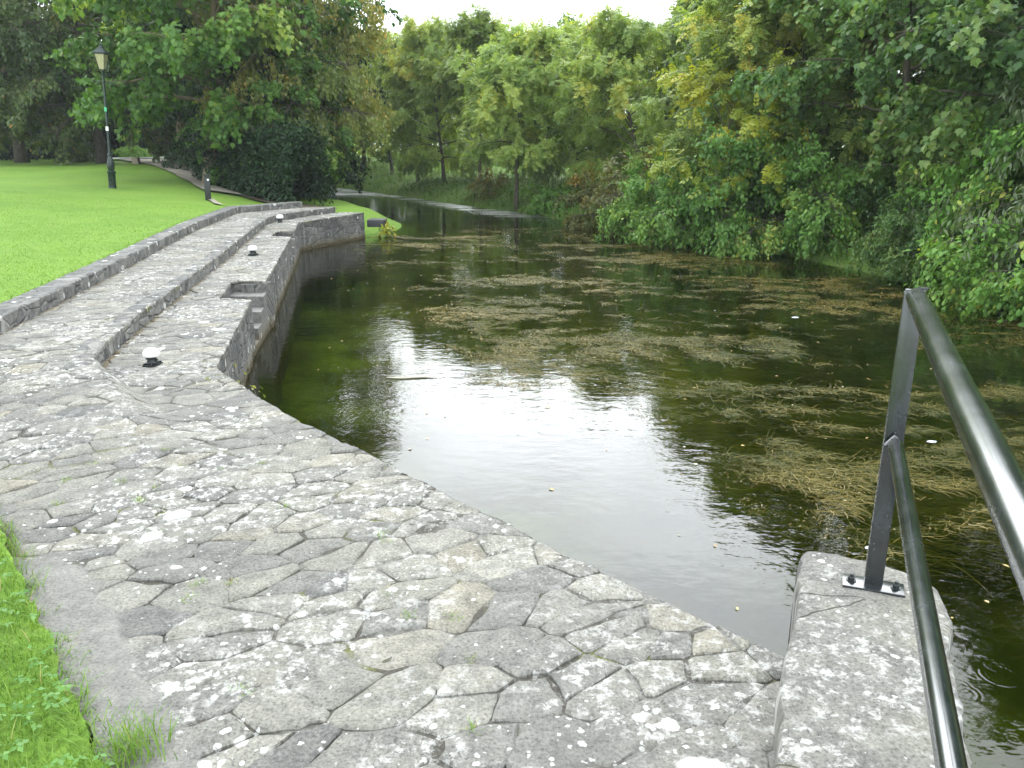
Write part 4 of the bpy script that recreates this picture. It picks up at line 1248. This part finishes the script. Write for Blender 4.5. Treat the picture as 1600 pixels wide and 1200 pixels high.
def merge(parts):
    o = 0; Vs, Cs, Is, Ts = [], [], [], []
    for V, c, i, t in parts:
        Vs.append(V); Cs.append(c); Is.append(i + o); Ts.append(t); o += len(V)
    return np.concatenate(Vs), np.concatenate(Cs), np.concatenate(Is), np.concatenate(Ts)

def scatter(poly, n, g):
    a = np.array(poly); lo, hi = a.min(0), a.max(0)
    P = lo + (hi - lo) * g.random((n, 2))
    return P[inside(P, poly)]

g = np.random.default_rng(55)
fgp = [tuple(p) for p in dense(FGRASS, .06, .03, 8)] + [(-1.2, -.2), (-3.2, .8), (-4.4, 3.2), (-4.1, 4.5)]
fgp = [p for p in fgp if p[1] > -.25]
parts = []
P = scatter(fgp, 120000, g)
dens = fbm(P[:, 0] * 5, P[:, 1] * 5, 61)
P = P[g.random(len(P)) < .45 + dens]
edge = pdist(P, FGRASS)
n = len(P)
parts.append(blades('g', P, left_z(P) - .005, g.uniform(.03, .075, n) * (.7 + .7 * fbm(P[:, 0] * 3, P[:, 1] * 3, 62)) * (1 - .25 * np.exp(-edge / .05)), g.uniform(.0028, .005, n), g.uniform(.2, 1.2, n), np.clip(.42 + g.normal(0, .2, n) + .25 * np.exp(-edge / .04), 0, 1), 3, 1))
# blades leaning over the paving edge
P = np.array(dense(FGRASS, .0022)); P = P[P[:, 1] > .8]; P = P + g.normal(0, .03, P.shape)
P = P[fbm(P[:, 0] * 4, P[:, 1] * 4, 63) > .36]
n = len(P)
parts.append(blades('g', P, quay_z(P), g.uniform(.03, .09, n), g.uniform(.0025, .0045, n), g.uniform(.4, 1.4, n), np.clip(.5 + g.normal(0, .25, n), 0, 1), 3, 2))
# dry tufts rooted in the joints
sp_ = np.c_[g.uniform(-2.6, .6, 60), g.uniform(1.7, 4.6, 60)]
sp_ = sp_[inside(sp_, ol)]
sp_ = sp_[(mortar(sp_) < quay_z(sp_)) & (pdist(sp_, FGRASS) < 1.3)][:26]
for q, c in enumerate(sp_):
    P = c + g.normal(0, .014, (34, 2)); n = len(P)
    parts.append(blades('g', P, quay_z(P) - .004, g.uniform(.012, .035, n), g.uniform(.0015, .003, n), g.uniform(.5, 1.6, n), np.clip(.72 + g.normal(0, .2, n), 0, 1), 3, 20 + q))
# a taller tuft beside the paving near the camera
P = np.array((-1.06, 1.87)) + g.normal(0, .05, (260, 2)); n = len(P)
parts.append(blades('g', P, np.full(n, .02), g.uniform(.04, .10, n), g.uniform(.002, .004, n), g.uniform(.2, 1.0, n), np.clip(.5 + g.normal(0, .2, n), 0, 1), 3, 3))
V, c_, i_, t_ = merge(parts)
me = np_mesh('grass', V, c_, i_, {'tint': t_}); me.materials.append(MAT['grass'])
tag(link('grass', me), 'lush green grass at the paving edge', None, None, 'stuff')
# clover
P = scatter(fgp, 9000, g)
P = P[fbm(P[:, 0] * 3.5, P[:, 1] * 3.5, 71) > .47]
n = len(P); hs = g.uniform(.03, .07, n)
pos = []; ax = []; no = []; sz = []; tt = []
for k in range(3):
    a = g.random(n) * .4 + k * 2.094 + (np.arange(n) * 1.7)
    d = np.c_[np.cos(a), np.sin(a), np.full(n, -.1)]
    pos.append(np.c_[P, left_z(P) + hs]); ax.append(d); no.append(np.array([0, 0, 1.0]) + g.normal(0, .25, (n, 3)))
    sz.append(g.uniform(.014, .026, n)); tt.append(np.clip(.35 + g.normal(0, .15, n), 0, 1))
me = leaves_mesh('clover', np.concatenate(pos), np.concatenate(ax), np.concatenate(no), np.concatenate(sz), 'small', np.concatenate(tt))
me.materials.append(leaf_mat('clover_leaf', [(0, (.09, .22, .04)), (.5, (.15, .32, .06)), (1, (.24, .42, .11))], .35))
tag(link('clover_leaves', me), 'clover leaves growing among the grass', None, None, 'stuff')

# lawn blades: short mown turf, thinning with distance
parts = []
lp = BACK_OUT[:-1] + [(-12.5, 20), (-14, 12), (-9.5, 6.2)]
P = scatter(lp, 240000, g); P = P[g.random(len(P)) < np.clip(9.0 / P[:, 1], 0, 1) ** 1.2 * 1.1]
n = len(P)
parts.append(blades('l', P, left_z(P) - .008, g.uniform(.014, .032, n), g.uniform(.004, .008, n), g.uniform(.1, .9, n), np.clip(.5 + .5 * (fbm(P[:, 0] * .6, P[:, 1] * .6, 77) - .5) + g.normal(0, .09, n), 0, 1), 2, 5))
P = np.array(dense(BACK_OUT, .012)); P = P + g.normal(0, .03, P.shape); n = len(P)
parts.append(blades('l', P, np.full(n, .245), g.uniform(.02, .055, n), g.uniform(.006, .011, n), g.uniform(.3, 1.3, n), np.clip(.5 + g.normal(0, .2, n), 0, 1), 2, 6))
V, c_, i_, t_ = merge(parts)
me = np_mesh('lawn_grass', V, c_, i_, {'tint': t_}); me.materials.append(MAT['grass'])
tag(link('lawn_grass', me), 'short mown lawn grass', None, None, 'stuff')

# long grass and low growth on the far bank
parts = []
sh = dense(RSHORE, .3)
P = scatter([tuple(p) for p in sh if 6 < p[1] < 60] + [(2, 60), (16, 30), (16, 6)], 260000, g)
d = pdist(P, RSHORE)
f = fbm(P[:, 0] * .9, P[:, 1] * .9, 81)
P = P[(g.random(len(P)) < np.exp(-d / 3.0) * 1.1 * np.clip((f - .25) * 3, .1, 1)) & (d > .12)]
n = len(P); d = pdist(P, RSHORE)
hs = g.uniform(.14, .5, n) * (.5 + fbm(P[:, 0] * 1.7, P[:, 1] * 1.7, 82))
parts.append(blades('r', P, right_z(P) - .02, hs, g.uniform(.010, .024, n), g.uniform(.25, 1.2, n), np.clip(.35 + .9 * (fbm(P[:, 0] * .8, P[:, 1] * .8, 83) - .5) + g.normal(0, .2, n), 0, 1), 3, 7))
V, c_, i_, t_ = merge(parts)
me = np_mesh('bank_grass', V, c_, i_, {'tint': t_}); me.materials.append(MAT['longgrass'])
tag(link('bank_grass', me), 'long rough grass on the far bank', None, None, 'stuff')
# leafy ground cover on the far bank
P = scatter([tuple(p) for p in sh if 8 < p[1] < 50] + [(2, 50), (13, 30), (13, 8)], 60000, g)
d = pdist(P, RSHORE)
P = P[(g.random(len(P)) < np.exp(-d / 3.5)) & (fbm(P[:, 0] * 1.1, P[:, 1] * 1.1, 85) > .45) & (d > .1)]
n = len(P)
me = leaves_mesh('undergrowth', np.c_[P, right_z(P) + g.uniform(.02, .38, n)], g.normal(0, 1, (n, 3)) + np.array([0, 0, -.2]), np.array([0, 0, 1.0]) + g.normal(0, .45, (n, 3)), g.uniform(.05, .12, n), 'oval', np.clip(.4 + g.normal(0, .22, n), 0, 1))
me.materials.append(MAT['syc'])
tag(link('undergrowth', me), 'leafy green undergrowth on the far bank', None, None, 'stuff')

# ------------------------------------------------------------------ water weed
WEED = [(-4.2, 19.0), (-2.9, 15.6), (-1.7, 12.8), (-.95, 9.2), (-.35, 7.4), (.85, 6.9), (1.35, 5.9), (1.5, 4.6), (2.0, 4.0), (2.6, 3.55), (3.4, 3.1), (5.0, 3.0), (9, 4.5), (8, 8), (6.7, 11), (6.1, 13.9), (5.0, 16.4), (2.5, 19.4), (1.2, 22.5), (-1.4, 22), (-3.2, 20.5)]
def strands(P, z, L, w, az, tint, segs=5, seed=0, curl=.5):
    g = np.random.default_rng(seed)
    n = len(P)
    V = np.zeros((n, segs * 2 + 2, 3)); p = P.copy(); a = az.copy()
    da = g.normal(0, curl, n)
    for k in range(segs + 1):
        ww = w * (1 - .8 * k / segs)
        s = np.c_[-np.sin(a), np.cos(a)]
        V[:, 2 * k, :2] = p - s * (ww / 2)[:, None]; V[:, 2 * k + 1, :2] = p + s * (ww / 2)[:, None]
        zz = z + .006 * np.sin(k * 1.3 + a * 3)
        V[:, 2 * k, 2] = zz; V[:, 2 * k + 1, 2] = zz + .001
        p = p + np.c_[np.cos(a), np.sin(a)] * (L / segs)[:, None]; a = a + da / segs + g.normal(0, .18, n)
    kk = segs * 2 + 2
    base = np.arange(n)[:, None] * kk
    I = np.concatenate([(base + np.array([2 * s, 2 * s + 1, 2 * s + 3, 2 * s + 2])).ravel() for s in range(segs)])
    return V.reshape(-1, 3), np.full(n * segs, 4), I, np.repeat(tint, kk)
P = scatter(WEED, 700000, g)
wx, wy = P[:, 0] + 1.1 * (fbm(P[:, 0] * .5, P[:, 1] * .5, 95) - .5), P[:, 1] + 1.4 * (fbm(P[:, 0] * .5, P[:, 1] * .5, 96) - .5)
fw = .45 * fbm(wx * .45, wy * 1.1, 91, 4) + .55 * fbm(wx * 3.0, wy * 7.0, 98, 4)
fw = fw - .035 * sm((P[:, 1] - 7.5) / 6)
ed = pdist(P, WEED + [WEED[0]])
P0 = P
keep = (g.random(len(P)) < np.clip((fw - .50) * 8, 0, 1) ** 1.2 * np.clip(ed / .5, .1, 1)) & (g.random(len(P)) < np.clip(6.5 / P[:, 1], 0, 1) ** .9)
P = P0[keep][:52000]; n = len(P)
flow = -.35 + 1.6 * (fbm(P[:, 0] * .35, P[:, 1] * .35, 92) - .5) * 2 + g.normal(0, .85, n) + math.pi * (g.random(n) > .6)
tn = np.clip(.4 + .9 * (fbm(P[:, 0] * .8, P[:, 1] * .8, 93) - .5) + g.normal(0, .22, n), 0, 1)
parts = [strands(P, WATER + g.uniform(-.002, .010, n), g.uniform(.06, .26, n), g.uniform(.002, .0048, n) * np.clip(P[:, 1] / 5.5, 1, 3), flow, tn, 5, 1, 1.3)]
# submerged weed just below the surface
keep = (g.random(len(P0)) < np.clip((fw - .40) * 5, 0, 1) * .5) & (g.random(len(P0)) < np.clip(7 / P0[:, 1], 0, 1))
P = P0[keep][::-1][:45000]; n = len(P)
flow = -.35 + 1.6 * (fbm(P[:, 0] * .35, P[:, 1] * .35, 92) - .5) * 2 + g.normal(0, .4, n) + math.pi * (g.random(n) > .5)
parts.append(strands(P, WATER - g.uniform(.012, .22, n), g.uniform(.15, .5, n), g.uniform(.004, .011, n) * np.clip(P[:, 1] / 5.5, 1, 3), flow, np.clip(.25 + .8 * (fbm(P[:, 0] * .7, P[:, 1] * .7, 97) - .4) + g.normal(0, .2, n), 0, 1), 5, 2))
V, c_, i_, t_ = merge(parts)
P = P0[(g.random(len(P0)) < np.clip((fw - .48) * 8, 0, 1)) & (g.random(len(P0)) < np.clip(6.0 / P0[:, 1], 0, 1))][:70000]; n = len(P)
fl = leaves_mesh('flecks', np.c_[P, WATER + g.uniform(-.006, .010, n)], np.c_[g.normal(0, 1, (n, 2)), g.normal(0, .15, n)], np.array([0, 0, 1.0]) + g.normal(0, .3, (n, 3)), g.uniform(.010, .028, n) * np.clip(P[:, 1] / 6, 1, 2), 'narrow', np.clip(.45 + .9 * (fbm(P[:, 0] * .8, P[:, 1] * .8, 93) - .5) + g.normal(0, .25, n), 0, 1))
fv = np.zeros(len(fl.vertices) * 3, np.float32); fl.vertices.foreach_get('co', fv)
fi = np.zeros(len(fl.loops), np.int32); fl.loops.foreach_get('vertex_index', fi)
ft = np.zeros(len(fl.vertices), np.float32); fl.attributes['tint'].data.foreach_get('value', ft)
V, c_, i_, t_ = merge([(V, c_, i_, t_), (fv.reshape(-1, 3), np.full(len(fl.polygons), 4), fi, ft)])
me = np_mesh('water_weed', V, c_, i_, {'tint': t_}); me.materials.append(MAT['weed'])
tag(link('water_weed', me), 'drifts of olive brown weed floating in the canal', None, None, 'stuff')

# fallen leaves floating on the water
P = scatter([(-1.9, 6.4), (1.9, 2.6), (4, 2.2), (6.5, 9), (5.5, 15), (0, 21), (-3, 17), (-3.2, 12)], 360, g)
P = P[~inside(P, EDGE_PTS + [(-8, 20), (-8, 0), (0, 0)])]
n = len(P)
me = leaves_mesh('floating_leaves', np.c_[P, np.full(n, WATER + .006)], np.c_[g.normal(0, 1, (n, 2)), np.zeros(n)], np.array([0, 0, 1.0]) + g.normal(0, .08, (n, 3)), g.uniform(.015, .042, n), 'oval', g.random(n))
me.materials.append(leaf_mat('dead_leaf', [(0, (.35, .2, .05)), (.5, (.5, .38, .1)), (.8, (.6, .52, .25)), (1, (.7, .68, .55))], .1))
tag(link('floating_leaves', me), 'small yellow leaves floating on the water', None, None, 'stuff')

# ------------------------------------------------------------------ coping block and handrail
cb = bmesh.new()
def copx(y): return .655 + (y - 1.66) * .41
outl = [(copx(-3), -3.0), (copx(1.66), 1.66), (copx(2.2) - .005, 2.2), (1.03, 2.55), (1.085, 2.74), (1.13, 2.80), (1.20, 2.79), (1.33, 2.72), (1.46, 2.61), (1.485, 2.52), (1.44, 2.36), (1.36, 2.2), (1.14, 1.66), (-.77, -3.0)]
pts = dense(outl, .035, .016, 41, True)
pts = [p for p in pts]
me_o = cdt_sheet('coping_tmp', pts, .05, lambda P: .155 + .014 * (fbm(P[:, 0] * 4, P[:, 1] * 4, 44) - .5) + .01 * (fbm(P[:, 0] * 15, P[:, 1] * 15, 45) - .5), MAT['coping'], 0, {'white': lambda V: .7 * np.clip(fbm(V[:, 0] * 2.4, V[:, 1] * 2.4, 47) * 5 - 2.75, 0, 1)})
bm = bmesh.new(); bm.from_mesh(me_o.data)
bpy.data.objects.remove(me_o)
rim = [e for e in bm.edges if e.is_boundary]
for e in rim:
    for v in e.verts: v.tag = True
for v in bm.verts:
    if v.tag: v.co.z -= .012
cx, cyy = 1.1, 2.2
lv = rim
for dz, grow in ((-.008, .006), (-.05, .006), (-.25, -.004), (-1.4, 0)):
    r = bmesh.ops.extrude_edge_only(bm, edges=lv)
    nv = [q for q in r['geom'] if isinstance(q, bmesh.types.BMVert)]
    lv = [q for q in r['geom'] if isinstance(q, bmesh.types.BMEdge)]
    for v in nv:
        dv = Vector((v.co.x - (copx(v.co.y) + .22), 0, 0))
        if v.co.y > 2.5: dv = Vector((v.co.x - 1.2, v.co.y - 2.4, 0))
        if dv.length > 1e-6: dv.normalize()
        v.co += dv * grow + Vector((0, 0, dz)) + Vector((random.uniform(-.004, .004), random.uniform(-.004, .004), 0))
bmesh.ops.recalc_face_normals(bm, faces=bm.faces[:])
cme = bpy.data.meshes.new('coping_block'); bm.to_mesh(cme); bm.free()
cme.materials.append(MAT['coping'])
cme.polygons.foreach_set('use_smooth', [True] * len(cme.polygons)); cme.set_sharp_from_angle(angle=R(38))
tag(link('coping_block', cme), 'pale lichen covered stone coping block under the black handrail', 'stone block')

hr = empty('handrail', (1.25, 2.5, .155), 'black painted two bar metal handrail on the coping block', 'railing')
def hchild(mb, name, mat=None, smooth=40, parent=None):
    o = mb.build(name, mat or MAT['rail'], None, smooth)
    o.parent = parent or hr
    o.matrix_parent_inverse = Matrix.Translation(hr.location).inverted()
    return o
RD = Vector((-.39, -1, 0)).normalized(); RS = Vector((1, -.39, 0)).normalized()
def frame(o): return Matrix.Translation(o) @ Matrix(((RS.x, -RD.x, 0, 0), (RS.y, -RD.y, 0, 0), (0, 0, 1, 0), (0, 0, 0, 1)))
def post(base, top):
    M = frame(base)
    mb = MB(); mb.box((0, 0, (top - base.z) / 2 + .005), (.058, .012, top - base.z - .01), M, .002)
    mb.box((-.026, .012, (top - base.z) / 2 + .005), (.009, .026, top - base.z - .03), M, .002)
    hchild(mb, 'post', None, 30)
    mb = MB(); mb.box((0, 0, .007), (.20, .085, .012), M, .003); bp_ = hchild(mb, 'base_plate', None, 30)
    for sx in (-.072, .072):
        mb = MB()
        mb.lathe([(.017, 0), (.017, .003)], 12, M @ Vector((sx, 0, .013)))
        mb.lathe([(.012, .003), (.012, .014), (.009, .017)], 6, M @ Vector((sx, 0, .013)))
        mb.lathe([(.007, .014), (.007, .024), (.005, .026)], 10, M @ Vector((sx, 0, .013)))
        b = hchild(mb, 'bolt', MAT['iron'], 30, bp_)
        b.matrix_parent_inverse = Matrix.Identity(4)
PB = Vector((1.262, 2.52, .153))
post(PB, 1.205)
post(PB + RD * 3.4, 1.205)
T0 = Vector((1.252, 2.49, 1.185)); M0 = Vector((1.252, 2.485, .70))
mb = MB(); mb.tube([T0 - RD * .035, T0 - RD * .022, T0, T0 + RD * 3.6], [.014, .026, .030, .030], 24)
hchild(mb, 'top_rail', None, 50)
mb = MB(); mb.lathe([(.017, 0), (.017, .005)], 14, T0 + Vector((.018, -.004, .026))); hchild(mb, 'end_cap', None, 30)
mb = MB(); mb.tube([M0 - RD * .01, M0, M0 + RD * 3.5], [.018, .0235, .0235], 24)
hchild(mb, 'middle_rail', None, 50)
mb = MB(); mb.tube([M0 + Vector((-.028, .012, -.008)), M0 + Vector((0, .012, .022)), M0 + Vector((.028, .014, .0))], [.006, .009, .006], 8); hchild(mb, 'weld_seam', None, 40)

# ------------------------------------------------------------------ mooring bollards
def mooring(x, y, rot, label, s=1.0):
    z = float(quay_z(np.array([[x, y]]))[0])
    o = empty('mooring_bollard', (x, y, z), label, 'bollard', 'white capped mooring bollards on the quay', (0, 0, rot))
    o.scale = (s, s, s)
    mb = MB(); mb.box((0, 0, .011), (.105, .16, .02), None, .005); mb.box((0, 0, .028), (.08, .12, .02), None, .006)
    for sx in (-.038, .038):
        for sy in (-.066, .066): mb.lathe([(.010, .02), (.010, .032), (.006, .035)], 6, (sx, sy, 0))
    mb.build('base', MAT['iron'], o, 30)
    mb = MB(); mb.lathe([(.052, .03), (.044, .045), (.040, .07), (.046, .092), (.058, .10)], 18); mb.tube([(-.06, 0, .062), (.06, 0, .062)], .010, 8)
    mb.build('stem', MAT['iron'], o, 50)
    mb = MB(); mb.lathe([(.058, .088), (.070, .094), (.075, .112), (.072, .136), (.058, .156), (.034, .168), (.010, .172)], 20, sx=1.0, sy=.95)
    mb.build('cap', MAT['white'], o, 60)
mooring(-2.74, 5.98, -.25, 'nearest mooring bollard with white cap by the end of the kerb', .82)
mooring(-3.89, 12.26, -.3, 'white capped mooring bollard between the two stair recesses', .92)
mooring(-4.87, 17.34, .3, 'farthest mooring bollard with white cap by the quay bend', .98)

# ------------------------------------------------------------------ lamp post, path bollard, small things
def lamp():
    x, y = -10.62, 22.2
    o = empty('street_lamp', (x, y, lz(x, y) - .03), 'black green lamp post with glazed lantern standing on the lawn', 'lamp post', None, (0, R(3.1), 0))
    o.scale = (.68, .68, .87)
    mb = MB(); mb.lathe([(.16, 0), (.16, .05), (.142, .07), (.14, .46), (.165, .50), (.165, .53), (.125, .55)], 16); mb.build('base', MAT['blackgreen'], o, 40)
    mb = MB(); mb.lathe([(.11, .55), (.13, .63), (.14, .72), (.125, .82), (.085, .92), (.075, .98), (.10, 1.0), (.10, 1.03), (.058, 1.06), (.050, 1.3), (.044, 2.4), (.040, 3.05), (.060, 3.07), (.060, 3.11), (.042, 3.13), (.042, 3.38), (.055, 3.40)], 16); mb.build('pole', MAT['blackgreen'], o, 40)
    mb = MB(); mb.tube([(-.31, 0, 3.08), (.31, 0, 3.08)], .014, 8)
    for sx in (-.32, .32): mb.lathe([(.0, -.03), (.026, -.015), (.026, .015), (.0, .03)], 10, (sx, 0, 3.08))
    mb.build('crossbar', MAT['blackgreen'], o, 40)
    ln = MB()
    z0, z1 = 3.42, 3.86
    a0, a1 = .095, .185
    def fr(z, a, h, w=.018):
        for s in (-1, 1):
            ln.box((0, s * a, z), (2 * a + w, w, h)); ln.box((s * a, 0, z), (w, 2 * a - w, h))
    fr(z0, a0, .03, .022); fr(z1, a1, .03, .024)
    for sx in (-1, 1):
        for sy in (-1, 1):
            ln.tube([(sx * a0, sy * a0, z0), (sx * a1, sy * a1, z1)], .011, 6)
    ln.box((0, 0, z0 - .01), (.15, .15, .03))
    f = ln.build('lantern_frame', MAT['blackgreen'], o, 30)
    gl = MB()
    b0, b1 = a0 - .006, a1 - .008
    vs = [(-b0, -b0, z0 + .016), (b0, -b0, z0 + .016), (b0, b0, z0 + .016), (-b0, b0, z0 + .016), (-b1, -b1, z1 - .016), (b1, -b1, z1 - .016), (b1, b1, z1 - .016), (-b1, b1, z1 - .016)]
    gl.add(vs, [(0, 1, 5, 4), (1, 2, 6, 5), (2, 3, 7, 6), (3, 0, 4, 7)])
    gl.build('glass', MAT['glass'], f)
    rf = MB(); k = math.sqrt(2)
    rf.lathe([(.235 * k, z1 + .017), (.235 * k, z1 + .035), (.17 * k, z1 + .075), (.09 * k, z1 + .15), (.075 * k, z1 + .16), (.07 * k, z1 + .20), (.03 * k, z1 + .225)], 4, rot=math.pi / 4)
    r_ = rf.build('lantern_roof', MAT['blackgreen'], o, 30)
    fi = MB(); fi.lathe([(.022, z1 + .225), (.04, z1 + .255), (.02, z1 + .29), (.004, z1 + .33)], 10); fi.build('finial', MAT['blackgreen'], r_, 50)
    st = MB(); st.box((0, -.047, 2.32), (.095, .004, .12), None); st.build('sticker', MAT['greensticker'], o)['label'] = 'green sticker'
    st = MB(); st.box((0, -.052, 1.77), (.105, .004, .12), None); st.build('sticker', MAT['white'], o)['label'] = 'white sticker'
lamp()

x, y = -7.45, 20.4
o = empty('path_bollard', (x, y, lz(x, y) - .03), 'square black bollard beside the sycamore trunk', 'bollard', None, (0, R(1.5), .3))
o.scale = (.9, .9, .87)
mb = MB(); mb.box((0, 0, .33), (.15, .15, .66), None, .012); mb.build('shaft', MAT['iron'], o, 30)
mb = MB(); mb.box((0, 0, .72), (.165, .165, .05), None, .012); mb.box((0, 0, .68), (.12, .12, .04)); mb.build('cap', MAT['iron'], o, 30)
mb = MB(); mb.box((.03, -.0765, .60), (.05, .004, .05)); mb.build('reflector', MAT['white'], o)

x, y = -15.4, 34.5
mb = MB(); mb.box((x, y, lz(x, y) + .10), (.26, .24, .34), Matrix.Rotation(0, 4, 'Z'), .03)
tag(mb.build('stone_post', MAT['lightstone'], None, 30), 'squat tan stone post at the lawn edge by the road', 'post')

# dark timber baulk jutting from the end of the quay, with a trailing plant
mb = MB(); mb.box((-3.30, 20.2, -.27), (.42, .5, .17), None, .02)
tag(mb.build('timber_baulk', MAT['timber'], None, 30), 'dark wet timber end jutting from the far end of the quay', 'timber')

def small_plant(name, label, pts_, leaf, mat, n, seed):
    g = np.random.default_rng(seed)
    c = np.mean(np.array(pts_), 0)
    o = empty(name, tuple(c), label, 'plant')
    mb = MB(); P = []; A = []
    for a, b in zip(pts_[:-1], pts_[1:]):
        a = np.array(a); b = np.array(b)
        m_ = (a + b) / 2 + g.normal(0, .03, 3)
        mb.tube([a, m_, b], [.005, .004, .003], 5)
        for t in g.random(n): P.append(a + (b - a) * t + g.normal(0, .05, 3)); A.append(g.normal(0, 1, 3) + np.array([.2, -.2, -.3]))
    s_ = mb.build('stems', MAT['bark'], o); s_.matrix_parent_inverse = Matrix.Translation(o.location).inverted()
    n_ = len(P)
    me = leaves_mesh(name + '_leaves', np.array(P), np.array(A), np.array([.5, -.5, 1.0]) + g.normal(0, .4, (n_, 3)), leaf * g.uniform(.7, 1.2, n_), 'oval', g.random(n_))
    me.materials.append(MAT[mat]); l_ = link('foliage', me, None, o); l_.matrix_parent_inverse = Matrix.Translation(o.location).inverted()
small_plant('wall_plant', 'small yellowing plant rooted in the quay wall above the water', [(-2.30, 6.45, -.18), (-2.24, 6.40, -.30), (-2.20, 6.35, -.42), (-2.17, 6.30, -.52), (-2.12, 6.45, -.40), (-2.2, 6.5, -.3)], .05, 'yellow', 7, 3)
small_plant('waterside_plant', 'yellow green plant under the dark timber at the quay end', [(-3.2, 19.95, -.42), (-3.1, 19.9, -.5), (-3.0, 19.95, -.4), (-2.95, 20.1, -.48), (-3.05, 20.2, -.35), (-3.15, 19.9, -.55)], .13, 'yellow', 16, 4)

# floating bits
mb = MB(); mb.tube([(-1.24, 7.72, WATER + .008), (-1.08, 7.70, WATER + .008), (-.86, 7.74, WATER + .010), (-.74, 7.72, WATER + .006)], [.006, .011, .009, .003], 7)
tag(mb.build('floating_stick', MAT['deadwood'], None, 40), 'pale dead stick floating near the quay wall', 'stick')
def litter(name, label, x, y, s, seed, mat='plastic'):
    g = np.random.default_rng(seed)
    mb = MB(); mb.lathe([(.0, -.3), (.7, -.12), (1.0, .05), (.8, .25), (.35, .36), (.05, .4)], 10)
    mb.v = [(x + v[0] * s * (1 + .25 * g.normal()), y + v[1] * s * .6 * (1 + .25 * g.normal()), WATER + v[2] * s * .5) for v in mb.v]
    tag(mb.build(name, MAT[mat], None, 60), label, 'litter')
litter('floating_litter', 'white scrap floating among the weed beyond the railing post', 3.77, 10.6, .05, 1)
litter('floating_litter', 'pale bluish scrap floating between the two rails', 3.28, 5.95, .035, 2)
litter('floating_litter', 'white scrap floating behind the middle rail near the coping', 2.06, 4.22, .025, 3)

# ------------------------------------------------------------------ thin haze added to stand in for lens glare
mb = MB(); mb.box((0, 0, 10.7), (430, 430, 27))
hz = mb.build('haze', None)
hm, ht = new_mat('veil_haze'); HN = NT(ht)
pv = HN.n('ShaderNodeVolumePrincipled', {'Color': (.93, .97, 1, 1), 'Density': .0006})
HN.n('ShaderNodeOutputMaterial', {'Volume': pv.outputs[0]})
hz.data.materials.append(hm)
tag(hz, 'thin pale haze added in place of lens glare', None, None, 'stuff')
